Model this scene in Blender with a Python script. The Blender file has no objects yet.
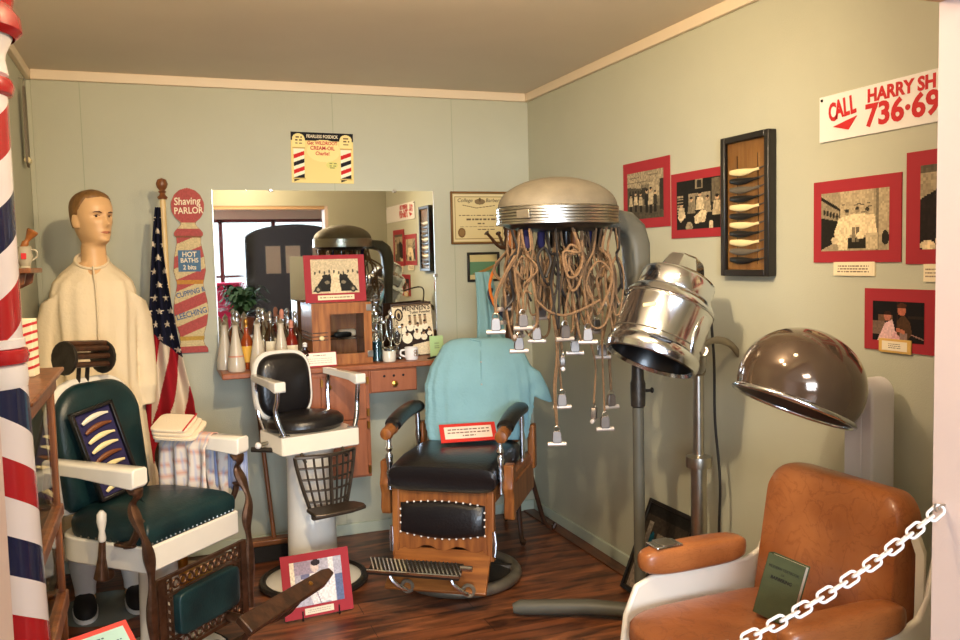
import bpy, bmesh, math, random
import numpy as np
from mathutils import Vector, Matrix
random.seed(4)
rng = np.random.RandomState(7)
sc = bpy.context.scene
COL = sc.collection
PI = math.pi

# ------------------------------------------------------------------ camera
F_PX, PITCH, YAW, ROLL, CAMH = 855.152, 0.0711950, 0.3630397, -0.0243351, 1.497
BACK, RIGHT, LEFT, H = 4.585, 2.067, -0.52, 2.44
_f = Vector((math.sin(YAW)*math.cos(PITCH), math.cos(YAW)*math.cos(PITCH), -math.sin(PITCH)))
_r = Vector((math.cos(YAW), -math.sin(YAW), 0)); _u = _r.cross(_f)
_r2 = _r*math.cos(ROLL)+_u*math.sin(ROLL); _u2 = -_r*math.sin(ROLL)+_u*math.cos(ROLL)
cd = bpy.data.cameras.new('camera'); cam = bpy.data.objects.new('camera', cd); COL.objects.link(cam)
cd.sensor_width = 36; cd.lens = F_PX/960*36; cd.clip_start = 0.02
cam.matrix_world = Matrix(((_r2.x, _u2.x, -_f.x, 0), (_r2.y, _u2.y, -_f.y, 0), (_r2.z, _u2.z, -_f.z, CAMH), (0, 0, 0, 1)))
sc.camera = cam

def at(u, v, x=None, y=None, z=None):
    """world point on the plane x=.., y=.. or z=.. that was measured at u,v in the photograph"""
    d = _f+_r2*((u-480)/F_PX)+_u2*((320-v)/F_PX)
    c = Vector((0, 0, CAMH))
    t = (x-c.x)/d.x if x is not None else (y-c.y)/d.y if y is not None else (z-c.z)/d.z
    return c+d*t

# ------------------------------------------------------------------ world, lights, exposure
sc.view_settings.view_transform = 'Standard'; sc.view_settings.look = 'None'
sc.view_settings.gamma = 1; sc.view_settings.exposure = 0.02; sc.view_settings.use_curve_mapping = False
w = bpy.data.worlds.new('sky'); sc.world = w; w.use_nodes = True
nt = w.node_tree; nt.nodes.clear()
o_ = nt.nodes.new('ShaderNodeOutputWorld'); b_ = nt.nodes.new('ShaderNodeBackground')
b_.inputs[0].default_value = (0.80, 0.90, 1.0, 1); b_.inputs[1].default_value = 3.0
nt.links.new(b_.outputs[0], o_.inputs[0])

def lamp(name, kind, loc, target, energy, color, size=0.1, size_y=None, spot=None, blend=0.6):
    l = bpy.data.lights.new(name, kind); l.energy = energy; l.color = color
    if kind == 'AREA':
        l.size = size
        if size_y: l.shape = 'RECTANGLE'; l.size_y = size_y
    else: l.shadow_soft_size = size
    if spot: l.spot_size = spot; l.spot_blend = blend
    o = bpy.data.objects.new(name, l); COL.objects.link(o); o.location = loc
    o.rotation_euler = (Vector(target)-Vector(loc)).to_track_quat('-Z', 'Y').to_euler()
    return o
WARM = (1.0, 0.785, 0.50)
lamp('track_lamp', 'SPOT', (0.45, 1.62, 2.30), (0.9, 4.3, 1.5), 142, WARM, 0.03, spot=2.5, blend=0.8)
lamp('track_lamp', 'SPOT', (1.25, 1.62, 2.30), (1.3, 4.2, 1.2), 32, WARM, 0.04, spot=2.5, blend=0.8)
lamp('ceiling_fill_light', 'POINT', (0.75, 1.85, 2.16), (0.7, 2, 1), 27, (1.0, 0.76, 0.52), 0.05)  # added warm fill that brightens the ceiling, not a lamp of the room
lamp('hall_ceiling_lamp', 'AREA', (0.3, -0.3, 2.40), (0.5, 1.4, 0.3), 42, (1.0, 0.88, 0.74), 0.6)
lamp('hall_window_light', 'AREA', (-0.6, -3.9, 1.55), (0.8, 3.5, 0.6), 390, (0.70, 0.84, 1.0), 2.6, 1.6)

# ------------------------------------------------------------------ helpers
class MB:
    def __init__(s): s.v = []; s.f = []; s.m = []; s.mats = []; s.M = Matrix()
    def add(s, vs, fs, mat=None):
        if mat not in s.mats: s.mats.append(mat)
        k = s.mats.index(mat)
        n = len(s.v); s.v += [tuple(s.M @ Vector(p)) for p in vs]
        s.f += [tuple(i+n for i in q) for q in fs]; s.m += [k]*len(fs); return s
    def box(s, a, b, mat=None):
        x0, y0, z0 = a; x1, y1, z1 = b
        vs = [(x, y, z) for z in (z0, z1) for y in (y0, y1) for x in (x0, x1)]
        return s.add(vs, [(0, 2, 3, 1), (4, 5, 7, 6), (0, 1, 5, 4), (2, 6, 7, 3), (0, 4, 6, 2), (1, 3, 7, 5)], mat)
    def cbox(s, c, d, mat=None, rot=None):
        M0 = s.M
        s.M = M0 @ Matrix.Translation(c) @ (rot.to_4x4() if rot is not None else Matrix())
        s.box((-d[0]/2, -d[1]/2, -d[2]/2), (d[0]/2, d[1]/2, d[2]/2), mat); s.M = M0; return s
    def loft(s, rings, mat=None, caps=True, closed=True):
        n = len(rings[0]); vs = [p for r in rings for p in r]; fs = []
        for i in range(len(rings)-1):
            for j in range(n if closed else n-1):
                a = i*n+j; b = i*n+(j+1) % n; fs.append((a, b, b+n, a+n))
        if caps and closed: fs += [tuple(range(n))[::-1], tuple((len(rings)-1)*n+j for j in range(n))]
        return s.add(vs, fs, mat)
    def lathe(s, prof, n=24, mat=None, M=None, caps=True, sx=1, sy=1):
        M0 = s.M
        if M is not None: s.M = M0 @ M
        s.loft([[(r*sx*math.cos(2*PI*k/n), r*sy*math.sin(2*PI*k/n), z) for k in range(n)] for r, z in prof], mat, caps); s.M = M0; return s
    def tube(s, pts, r, n=8, mat=None, closed=False, flat=1.0):
        pts = [Vector(p) for p in pts]; m = len(pts)
        rr = r if isinstance(r, (list, tuple)) else [r]*m
        up = None; rings = []
        for i, p in enumerate(pts):
            a = pts[(i-1) % m] if closed or i else pts[0]; b = pts[(i+1) % m] if closed or i < m-1 else pts[-1]
            t = (b-a); t = t.normalized() if t.length > 1e-9 else Vector((0, 0, 1))
            if up is None:
                up = Vector((0, 0, 1)) if abs(t.z) < .9 else Vector((1, 0, 0))
            u = (up-t*up.dot(t)); u = u.normalized() if u.length > 1e-6 else t.orthogonal().normalized()
            up = u; w_ = t.cross(u)
            rings.append([tuple(p+(u*math.cos(2*PI*k/n)+w_*math.sin(2*PI*k/n)*flat)*rr[i]) for k in range(n)])
        if closed: rings.append(rings[0]); return s.loft(rings, mat, False)
        return s.loft(rings, mat)
    def prism(s, poly, y0, y1, mat=None):
        """outline in local x,z pushed from y0 to y1"""
        n = len(poly); vs = [(x, y0, z) for x, z in poly]+[(x, y1, z) for x, z in poly]
        fs = [tuple(range(n)), tuple(range(n, 2*n))[::-1]]+[(i, i+n, (i+1) % n+n, (i+1) % n) for i in range(n)]
        return s.add(vs, fs, mat)
    def sell(s, c, d, e=0.5, e2=None, mat=None, rot=None, nu=28, nv=16):
        """superellipsoid: cushions, pads, knobs"""
        e2 = e if e2 is None else e2
        sg = lambda x, p: math.copysign(abs(x)**p, x)
        M0 = s.M; s.M = M0 @ Matrix.Translation(c) @ (rot.to_4x4() if rot is not None else Matrix())
        rings = []
        for i in range(nv+1):
            a = -PI/2+PI*i/nv; a = max(min(a, PI/2-.004), -PI/2+.004)
            rings.append([(d[0]/2*sg(math.cos(a), e)*sg(math.cos(2*PI*k/nu+.001), e2), d[1]/2*sg(math.cos(a), e)*sg(math.sin(2*PI*k/nu+.001), e2), d[2]/2*sg(math.sin(a), e)) for k in range(nu)])
        s.loft(rings, mat); s.M = M0; return s
    def text(s, txt, size, x, z, y, mat=None, align='CENTER', sx=1.0, shear=0, rot=0, bold=0, ext=0.0006):
        cu = bpy.data.curves.new('t', 'FONT'); cu.body = txt; cu.size = size; cu.align_x = align; cu.align_y = 'CENTER'
        cu.shear = shear; cu.offset = bold; cu.extrude = ext; cu.resolution_u = 3; cu.space_line = 1.0
        ob = bpy.data.objects.new('t', cu); me = bpy.data.meshes.new_from_object(ob)
        T = Matrix.Translation((x, y, z)) @ Matrix.Rotation(-rot, 4, 'Y') @ Matrix.Rotation(PI/2, 4, 'X') @ Matrix.Diagonal((sx, 1, 1, 1))
        s.add([tuple(T @ v.co) for v in me.vertices], [tuple(p.vertices) for p in me.polygons], mat)
        bpy.data.objects.remove(ob); bpy.data.curves.remove(cu); bpy.data.meshes.remove(me); return s
    def build(s, name, mat=None, parent=None, smooth=40, bevel=0, seg=2):
        me = bpy.data.meshes.new(name); me.from_pydata(s.v, [], s.f); 
        for m in s.mats: me.materials.append(m if m is not None else mat)
        me.polygons.foreach_set('material_index', s.m)
        b = bmesh.new(); b.from_mesh(me); bmesh.ops.recalc_face_normals(b, faces=b.faces); b.to_mesh(me); b.free()
        if smooth:
            me.polygons.foreach_set('use_smooth', [True]*len(me.polygons)); me.set_sharp_from_angle(angle=math.radians(smooth))
        o = bpy.data.objects.new(name, me); COL.objects.link(o)
        if parent is not None: o.parent = parent
        if bevel:
            bm = o.modifiers.new('bevel', 'BEVEL'); bm.width = bevel; bm.segments = seg; bm.limit_method = 'ANGLE'; bm.angle_limit = math.radians(35)
        return o

def tag(o, label, cat, group=None, kind=None):
    if label: o['label'] = label
    if cat: o['category'] = cat
    if group: o['group'] = group
    if kind: o['kind'] = kind
    return o
def thing(name, label, cat, loc=(0, 0, 0), rz=0, group=None, rx=0, ry=0):
    o = bpy.data.objects.new(name, None); o.empty_display_size = .05; COL.objects.link(o)
    o.location = loc; o.rotation_euler = (rx, ry, rz)
    return tag(o, label, cat, group)
def struct(name, mb, mat, **k):
    o = mb.build(name, mat, **k); o['kind'] = 'structure'; return o
def dup(root, label=None, loc=None, rz=None):
    r = root.copy(); COL.objects.link(r)
    if label: r['label'] = label
    if loc is not None: r.location = loc
    if rz is not None: r.rotation_euler.z = rz
    for ch in list(root.children):
        c = ch.copy(); COL.objects.link(c); c.parent = r
        for g in list(ch.children):
            d = g.copy(); COL.objects.link(d); d.parent = c
    return r
def B(a, b, mat=None): return MB().box(a, b)
def RX(a): return Matrix.Rotation(a, 3, 'X')
def RY(a): return Matrix.Rotation(a, 3, 'Y')
def RZ(a): return Matrix.Rotation(a, 3, 'Z')
def smoothpts(pts, k=6):
    """Catmull-Rom through the points"""
    P = [Vector(p) for p in pts]; P = [P[0]*2-P[1]]+P+[P[-1]*2-P[-2]]; out = []
    for i in range(1, len(P)-2):
        for j in range(k):
            t = j/k; a, b, c, d = P[i-1:i+3]
            out.append(.5*((2*b)+(c-a)*t+(2*a-5*b+4*c-d)*t*t+(3*b-a-3*c+d)*t**3))
    out.append(P[-2]); return out

# ------------------------------------------------------------------ materials
def lin(c): return tuple((x/12.92 if x <= .04045 else ((x+.055)/1.055)**2.4) for x in c)
def rgb(r, g, b): return lin((r/255, g/255, b/255))
def mat(name, col, rough=.5, metal=0, var=0, vscale=8, bump=0, bscale=60, coat=0, trans=0, alpha=1, ior=1.45, sheen=0, col2=None, stretch=(1, 1, 1), spec=.5):
    m = bpy.data.materials.new(name); m.use_nodes = True; nt = m.node_tree; p = nt.nodes['Principled BSDF']
    p.inputs['Base Color'].default_value = (*col, 1); p.inputs['Roughness'].default_value = rough; p.inputs['Metallic'].default_value = metal
    p.inputs['Coat Weight'].default_value = coat; p.inputs['Coat Roughness'].default_value = .08
    p.inputs['Transmission Weight'].default_value = trans; p.inputs['IOR'].default_value = ior; p.inputs['Alpha'].default_value = alpha
    p.inputs['Specular IOR Level'].default_value = spec
    tc = nt.nodes.new('ShaderNodeTexCoord'); mp = nt.nodes.new('ShaderNodeMapping'); mp.inputs['Scale'].default_value = stretch
    nt.links.new(tc.outputs['Object'], mp.inputs[0])
    if var or col2:
        n = nt.nodes.new('ShaderNodeTexNoise'); n.inputs['Scale'].default_value = vscale; n.inputs['Detail'].default_value = 5
        nt.links.new(mp.outputs[0], n.inputs[0])
        r = nt.nodes.new('ShaderNodeValToRGB'); c2 = col2 or tuple(x*(1-var) for x in col)
        r.color_ramp.elements[0].position = .35; r.color_ramp.elements[1].position = .68
        r.color_ramp.elements[0].color = (*c2, 1); r.color_ramp.elements[1].color = (*col, 1)
        nt.links.new(n.outputs[0], r.inputs[0]); nt.links.new(r.outputs[0], p.inputs['Base Color'])
    if bump:
        n = nt.nodes.new('ShaderNodeTexNoise'); n.inputs['Scale'].default_value = bscale; n.inputs['Detail'].default_value = 4
        nt.links.new(mp.outputs[0], n.inputs[0]); b = nt.nodes.new('ShaderNodeBump'); b.inputs['Strength'].default_value = bump; b.inputs['Distance'].default_value = .01
        nt.links.new(n.outputs[0], b.inputs['Height']); nt.links.new(b.outputs[0], p.inputs['Normal'])
    return m
def wood(name, c1, c2, axis='x', scale=9, rough=.4, coat=.15):
    st = {'x': (.12, 1, 1), 'y': (1, .12, 1), 'z': (1, 1, .12)}[axis]
    return mat(name, c1, rough, var=.1, vscale=scale*4, col2=c2, stretch=st, coat=coat, bump=.08, bscale=80)
M = dict(
    wall=mat('sage_wall_paint', rgb(186, 186, 166), .75, var=.04, vscale=3, bump=.12, bscale=220),
    ceiling=mat('ceiling_paint', rgb(222, 212, 196), .85, var=.05, vscale=2),
    trim=mat('cream_trim_paint', rgb(226, 208, 182), .5),
    jamb=mat('beige_jamb_paint', rgb(222, 202, 192), .7, bump=.05, bscale=200),
    header=mat('header_paint', rgb(200, 165, 125), .8),
    base=mat('baseboard_paint', rgb(186, 196, 180), .5),
    porcelain=mat('white_porcelain', rgb(232, 226, 214), .18, coat=.6, var=.03, vscale=12),
    greenleather=mat('dark_green_leather', rgb(22, 52, 54), .38, bump=.12, bscale=120, col2=rgb(12, 34, 38), vscale=7),
    blackleather=mat('black_leather', rgb(22, 19, 20), .33, bump=.15, bscale=90, coat=.1),
    bronze=mat('aged_bronze', rgb(124, 92, 72), .38, .85, var=.4, vscale=30, bump=.1, bscale=100),
    chrome=mat('polished_chrome', rgb(218, 224, 234), .15, 1, bump=.02, bscale=20),
    satin=mat('satin_steel', rgb(190, 185, 175), .3, 1, var=.15, vscale=20),
    dullmetal=mat('dull_grey_metal', rgb(150, 140, 122), .42, .75, var=.25, vscale=16, bump=.08, bscale=80),
    dome=mat('mottled_dome_paint', rgb(112, 103, 86), .6, .1, var=.22, vscale=14, bump=.12, bscale=120),
    greypaint=mat('grey_machine_paint', rgb(84, 82, 72), .5, var=.12, vscale=10),
    darkiron=mat('dark_cast_iron', rgb(70, 64, 58), .42, .7, var=.3, vscale=30, bump=.15, bscale=90),
    black=mat('black_enamel', rgb(20, 18, 18), .3, coat=.2),
    blackwood=mat('black_frame_wood', rgb(26, 22, 20), .35, coat=.2),
    oak=wood('golden_oak', rgb(152, 94, 44), rgb(112, 62, 27), 'z'),
    oakx=wood('golden_oak_across', rgb(152, 94, 44), rgb(114, 64, 28), 'x'),
    casewood=wood('case_oak', rgb(140, 86, 46), rgb(98, 54, 26), 'z'),
    cabwood=wood('vanity_wood', rgb(164, 98, 62), rgb(146, 84, 52), 'z', rough=.45),
    walnut=wood('sterilizer_walnut', rgb(170, 108, 54), rgb(132, 76, 34), 'z', 14),
    darkwood=wood('dark_stained_wood', rgb(74, 44, 26), rgb(48, 28, 16), 'z'),
    polewood=wood('flag_pole_wood', rgb(226, 196, 140), rgb(206, 174, 118), 'z'),
    pine=wood('display_pine', rgb(196, 140, 72), rgb(168, 112, 52), 'z'),
    gilt=mat('frame_gilt', rgb(120, 84, 44), .4, .3),
    brass=mat('brass', rgb(180, 130, 60), .28, .9),
    shell=mat('white_chair_shell', rgb(232, 224, 208), .3, coat=.3),
    red=mat('red_mat_board', rgb(158, 36, 46), .7),
    redgloss=mat('red_gloss_paint', rgb(176, 30, 34), .25, coat=.5),
    white=mat('white_paint', rgb(236, 232, 228), .4, coat=.1),
    paper=mat('cream_paper', rgb(236, 222, 190), .8),
    yellowpaper=mat('gold_paper', rgb(214, 172, 92), .7),
    tealpaper=mat('pale_teal_paper', rgb(178, 212, 200), .8),
    greenpaper=mat('pale_green_card', rgb(170, 200, 140), .8),
    ink=mat('brown_black_ink', rgb(70, 54, 44), .8),
    blackink=mat('black_ink', rgb(24, 20, 20), .8),
    redink=mat('red_lettering', rgb(196, 40, 44), .6),
    blueink=mat('blue_lettering', rgb(60, 90, 128), .6),
    skin=mat('mannequin_skin', rgb(216, 172, 122), .42, var=.05, vscale=14),
    hair=mat('painted_brown_hair', rgb(138, 98, 52), .5, var=.35, vscale=50, stretch=(1, 1, .3), bump=.3, bscale=120),
    brow=mat('painted_brow', rgb(84, 50, 30), .6), eyeball=mat('painted_eye_white', rgb(214, 196, 172), .3), iris=mat('painted_iris', rgb(38, 22, 16), .2),
    lips=mat('painted_lips', rgb(176, 108, 80), .45),
    gown=mat('cream_cotton', rgb(226, 208, 176), .9, var=.05, vscale=5, bump=.25, bscale=70),
    smock=mat('teal_cotton', rgb(136, 180, 188), .9, var=.14, vscale=5, bump=.25, bscale=80),
    glass=mat('clear_glass', (.95, .97, .96), .02, trans=1, ior=1.45),
    pane=mat('thin_window_pane', (.97, .98, .97), .01, trans=1, ior=1.05),
    milk=mat('milk_glass', rgb(196, 184, 164), .22, coat=.4),
    amber=mat('amber_tonic', rgb(150, 60, 14), .08, coat=.6, var=.2, vscale=20), redtonic=mat('red_tonic', rgb(120, 26, 16), .08, coat=.6),
    tealliq=mat('teal_liquid', rgb(10, 70, 84), .08, coat=.6), darkliq=mat('dark_bottle', rgb(40, 14, 10), .1, coat=.6),
    brownhood=mat('smoky_brown_hood', rgb(92, 74, 58), .12, .45, coat=.8),
    hoodin=mat('hood_lining', rgb(70, 60, 52), .3, .5),
    cord=mat('brown_cloth_cord', rgb(122, 94, 66), .85, var=.35, vscale=90, bump=.4, bscale=300), cordblack=mat('black_cord', rgb(28, 24, 22), .6),
    clip=mat('clip_metal', rgb(118, 110, 104), .4, .7), roller=mat('roller_metal', rgb(196, 184, 174), .35, .4),
    greydryer=mat('pale_grey_dryer_post', rgb(214, 212, 214), .45, var=.04, vscale=6),
    chain=mat('white_plastic_chain', rgb(240, 236, 232), .4), bookgreen=mat('olive_book_cloth', rgb(72, 78, 48), .8, var=.15, vscale=20, bump=.2, bscale=300),
    pages=mat('book_pages', rgb(226, 214, 190), .8), grate=mat('footrest_iron', rgb(104, 92, 80), .4, .8, var=.25, vscale=30),
    broom=mat('broom_bristle', rgb(30, 26, 24), .9, bump=.6, bscale=200), leaf=mat('fern_leaf', rgb(44, 82, 40), .6, var=.3, vscale=10),
    pot=mat('clay_pot', rgb(150, 90, 60), .8), pink=mat('pink_panel', rgb(214, 40, 90), .6), carriage=mat('carriage_black', rgb(24, 20, 18), .16, coat=.7),
    maroon=mat('maroon_curtain', rgb(110, 48, 44), .8), navy=mat('navy_velvet', rgb(40, 34, 74), .9), ivory=mat('ivory_handle', rgb(230, 212, 160), .35),
    strap1=mat('orange_strap', rgb(226, 120, 40), .6), strap2=mat('navy_strap', rgb(20, 34, 58), .6), leatherstrop=mat('grey_strop_leather', rgb(120, 108, 92), .6, var=.2, vscale=12),
    towelw=mat('cream_towel', rgb(232, 214, 186), .95, bump=.4, bscale=200), bone=mat('bone_white', rgb(220, 214, 196), .3, coat=.3),
    hornbrown=mat('horn_brown', rgb(110, 62, 34), .35), horngrey=mat('horn_grey', rgb(96, 88, 76), .4), blade=mat('razor_steel', rgb(120, 110, 100), .3, .8),
    lime=mat('label_yellow', rgb(224, 170, 60), .6), shoe=mat('black_slipper', rgb(26, 22, 22), .7), plate=mat('grey_glass_base', rgb(110, 116, 112), .2),
    pinkw=mat('pink_rubber', rgb(196, 128, 104), .5),
)
# floor planks
m = bpy.data.materials.new('laminate_planks'); m.use_nodes = True; nt = m.node_tree; p = nt.nodes['Principled BSDF']; M['floor'] = m
tc = nt.nodes.new('ShaderNodeTexCoord'); br = nt.nodes.new('ShaderNodeTexBrick'); br.offset = .37
br.inputs['Scale'].default_value = 1; br.inputs['Brick Width'].default_value = 1.22; br.inputs['Row Height'].default_value = .125
br.inputs['Mortar Size'].default_value = .0015; br.inputs['Mortar'].default_value = (.012, .006, .003, 1)
br.inputs['Color1'].default_value = (*rgb(150, 94, 60), 1); br.inputs['Color2'].default_value = (*rgb(96, 54, 34), 1); br.inputs['Bias'].default_value = -.1
nt.links.new(tc.outputs['Object'], br.inputs[0])
mp = nt.nodes.new('ShaderNodeMapping'); mp.inputs['Scale'].default_value = (1.6, 9, 1); nt.links.new(tc.outputs['Object'], mp.inputs[0])
n1 = nt.nodes.new('ShaderNodeTexNoise'); n1.inputs['Scale'].default_value = 2.2; n1.inputs['Detail'].default_value = 7; n1.inputs['Distortion'].default_value = .6; nt.links.new(mp.outputs[0], n1.inputs[0])
cr = nt.nodes.new('ShaderNodeValToRGB'); cr.color_ramp.elements[0].position = .36; cr.color_ramp.elements[1].position = .66
cr.color_ramp.elements[0].color = (.22, .2, .2, 1); cr.color_ramp.elements[1].color = (1.25, 1.15, 1.05, 1); nt.links.new(n1.outputs[0], cr.inputs[0])
mx = nt.nodes.new('ShaderNodeMix'); mx.data_type = 'RGBA'; mx.blend_type = 'MULTIPLY'; mx.inputs[0].default_value = 1
nt.links.new(br.outputs[0], mx.inputs[6]); nt.links.new(cr.outputs[0], mx.inputs[7]); nt.links.new(mx.outputs[2], p.inputs['Base Color'])
p.inputs['Roughness'].default_value = .38
# tan marbled leather
m = mat('tan_marbled_leather', rgb(170, 104, 56), .36, var=.1, vscale=5, col2=rgb(136, 76, 36), bump=.1, bscale=40, coat=.15); M['tan'] = m
nt = m.node_tree; p = nt.nodes['Principled BSDF']; src = p.inputs['Base Color'].links[0].from_socket
n0 = nt.nodes.new('ShaderNodeTexNoise'); n0.inputs['Scale'].default_value = 6; n0.inputs['Detail'].default_value = 6; n0.inputs['Distortion'].default_value = 1.5
c0 = nt.nodes.new('ShaderNodeValToRGB'); e = c0.color_ramp.elements; e[0].position = .47; e[0].color = (1, 1, 1, 1); e[1].position = .53; e[1].color = (1, 1, 1, 1)
k = e.new(.5); k.color = (.45, .3, .22, 1)
mx = nt.nodes.new('ShaderNodeMix'); mx.data_type = 'RGBA'; mx.blend_type = 'MULTIPLY'; mx.inputs[0].default_value = .38
nt.links.new(n0.outputs[0], c0.inputs[0]); nt.links.new(src, mx.inputs[6]); nt.links.new(c0.outputs[0], mx.inputs[7]); nt.links.new(mx.outputs[2], p.inputs['Base Color'])
# mirror: silvered glass
M['mirror'] = mat('silvered_glass', (.82, .84, .80), .015, 1)
# printed pictures carry their colours per vertex
m = bpy.data.materials.new('printed_picture'); m.use_nodes = True; nt = m.node_tree; p = nt.nodes['Principled BSDF']; M['print'] = m
a_ = nt.nodes.new('ShaderNodeAttribute'); a_.attribute_name = 'Col'; nt.links.new(a_.outputs['Color'], p.inputs['Base Color']); p.inputs['Roughness'].default_value = .6; p.inputs['Specular IOR Level'].default_value = .2
m = m.copy(); m.name = 'printed_cloth'; M['printcloth'] = m; m.node_tree.nodes['Principled BSDF'].inputs['Roughness'].default_value = .9
# tri-colour helix of the barber pole
def pole_mat(name, pitch, z0, sgn):
    m = bpy.data.materials.new(name); m.use_nodes = True; nt = m.node_tree; p = nt.nodes['Principled BSDF']
    N = lambda op, a, b=None: (lambda n: ([nt.links.new(x, n.inputs[i]) if hasattr(x, 'links') else setattr(n.inputs[i], 'default_value', x) for i, x in enumerate((a, b)) if x is not None], n.outputs[0])[1])((lambda n: (setattr(n, 'operation', op), n)[1])(nt.nodes.new('ShaderNodeMath')))
    tc = nt.nodes.new('ShaderNodeTexCoord'); sp = nt.nodes.new('ShaderNodeSeparateXYZ'); nt.links.new(tc.outputs['Object'], sp.inputs[0])
    ang = N('DIVIDE', N('ARCTAN2', sp.outputs[1], sp.outputs[0]), 2*PI)
    ph = N('FRACT', N('ADD', N('SUBTRACT', N('DIVIDE', N('SUBTRACT', sp.outputs[2], z0), pitch), N('MULTIPLY', ang, sgn)), 10.0))
    r = nt.nodes.new('ShaderNodeValToRGB'); r.color_ramp.interpolation = 'CONSTANT'; e = r.color_ramp.elements
    e[0].position = 0; e[0].color = (*rgb(172, 30, 36), 1); e[1].position = .25; e[1].color = (*rgb(232, 224, 222), 1)
    k = e.new(.5); k.color = (*rgb(24, 32, 66), 1); k = e.new(.75); k.color = (*rgb(232, 224, 222), 1)
    nt.links.new(ph, r.inputs[0]); nt.links.new(r.outputs[0], p.inputs['Base Color']); p.inputs['Roughness'].default_value = .22; p.inputs['Coat Weight'].default_value = .4
    return m

# ------------------------------------------------------------------ printed pictures
class Pic:
    def __init__(s, w, h, nx, col=(.6, .55, .45)):
        s.w, s.h = w, h; s.nx = nx; s.ny = max(2, int(nx*h/w)); s.a = np.zeros((s.ny, s.nx, 3))+np.array(col)
        s.Y, s.X = np.mgrid[0:s.ny, 0:s.nx]; s.X = (s.X+.5)/s.nx; s.Y = (s.Y+.5)/s.ny
    def rect(s, x0, y0, x1, y1, c): k = (s.X >= x0) & (s.X < x1) & (s.Y >= y0) & (s.Y < y1); s.a[k] = c; return s
    def ell(s, x, y, rx, ry, c, soft=0): 
        d = ((s.X-x)/rx)**2+((s.Y-y)/ry)**2; s.a[d < 1] = c; return s
    def poly(s, pts, c):
        k = np.zeros(s.X.shape, bool); n = len(pts)
        for i in range(n):
            x0, y0 = pts[i]; x1, y1 = pts[(i+1) % n]
            if y0 == y1: continue
            k ^= ((s.Y > min(y0, y1)) & (s.Y <= max(y0, y1)) & (s.X < x0+(s.Y-y0)*(x1-x0)/(y1-y0)))
        s.a[k] = c; return s
    def line(s, x0, y0, x1, y1, t, c):
        dx, dy = (x1-x0), (y1-y0); L = dx*dx+dy*dy+1e-9; u = np.clip(((s.X-x0)*dx+(s.Y-y0)*dy)/L, 0, 1)
        d = np.hypot(s.X-x0-u*dx, (s.Y-y0-u*dy)*s.h/s.w); s.a[d < t] = c; return s
    def noise(s, amt, k=3):
        n = rng.rand(s.ny//k+2, s.nx//k+2); n = np.kron(n, np.ones((k, k)))[:s.ny, :s.nx]; s.a = np.clip(s.a*(1+amt*(n-.5)[..., None]), 0, 1); return s
    def person(s, x, y, h, body, head=(.75, .62, .48), legs=(.1, .08, .06), w=.5):
        """y is where the feet are (0 top of print), h the height"""
        s.rect(x-h*.07, y-h*.45, x+h*.07, y, legs)
        s.poly([(x-h*.1*w*2, y-h*.80), (x+h*.1*w*2, y-h*.80), (x+h*.15*w*2, y-h*.35), (x-h*.15*w*2, y-h*.35)], body)
        s.ell(x, y-h*.9, h*.065, h*.09, head); s.ell(x, y-h*.96, h*.065, h*.05, (.08, .06, .05)); return s
    def writing(s, x0, x1, ys, t, c, skip=.25):
        for y in ys:
            x = x0+rng.rand()*.02
            while x < x1-.02:
                L = .03+rng.rand()*.07; s.rect(x, y-t, min(x+L, x1), y+t, c); x += L+.02
        return s
    def mesh(s, name, parent, loc=(0, 0, 0), mat='print', thick=0):
        """upright sheet facing local -y, centred on loc"""
        nx, ny = s.nx, s.ny
        vs = [(s.w*(i/nx-.5)+loc[0], loc[1], s.h*(.5-j/ny)+loc[2]) for j in range(ny+1) for i in range(nx+1)]
        fs = [(j*(nx+1)+i, (j+1)*(nx+1)+i, (j+1)*(nx+1)+i+1, j*(nx+1)+i+1) for j in range(ny) for i in range(nx)]
        me = bpy.data.meshes.new(name); me.from_pydata(vs, [], fs); me.materials.append(M[mat])
        at_ = me.color_attributes.new('Col', 'FLOAT_COLOR', 'CORNER')
        a = np.clip(s.a, 0, 1); a = np.where(a <= .04045, a/12.92, ((a+.055)/1.055)**2.4).reshape(-1, 3)
        c = np.ones((len(fs), 4, 4)); c[:, :, :3] = a[:, None, :]; at_.data.foreach_set('color', c.ravel())
        o = bpy.data.objects.new(name, me); COL.objects.link(o); o.parent = parent; return o
def sep(v): return (v*1.0, v*.90, v*.72)

# ================================================================== THE ROOM
Y0, JL, JR, HZ = 1.30, -0.203, 1.49, 1.985      # opening of the exhibit: partition depth, jambs, head height
HX0, HX1, HY = -4.0, 5.0, -4.6                  # the hall the visitor stands in
struct('floor', MB().box((HX0-.1, HY-.1, -.1), (HX1+.1, BACK+.12, 0)), M['floor'])
struct('ceiling', MB().box((HX0-.1, HY-.1, H), (HX1+.1, BACK+.12, H+.1)), M['ceiling'])
struct('wall_back', MB().box((LEFT-.1, BACK, 0), (RIGHT+.1, BACK+.1, H)), M['wall'])
struct('wall_right', MB().box((RIGHT, Y0, 0), (RIGHT+.1, BACK, H)), M['wall'])
struct('wall_left', MB().box((LEFT-.1, Y0, 0), (LEFT, BACK, H)), M['wall'])
YF = Y0-.14
struct('wall_front', MB().box((HX0, YF, 0), (JL, Y0, H)).box((JR, YF, 0), (HX1, Y0, H)), M['jamb'])
struct('wall_front_header', MB().box((JL, YF, HZ), (JR, Y0, H)), M['header'])
struct('wall_front_inner', MB().box((LEFT, Y0, 0), (JL-.03, Y0+.012, H-.05)).box((JR+.03, Y0, 0), (RIGHT, Y0+.012, H-.05)).box((JL-.03, Y0, HZ+.03), (JR+.03, Y0+.012, H-.05)), M['wall'])
struct('wall_hall_left', MB().box((HX0-.1, HY, 0), (HX0, YF, H)), M['jamb'])
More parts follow.
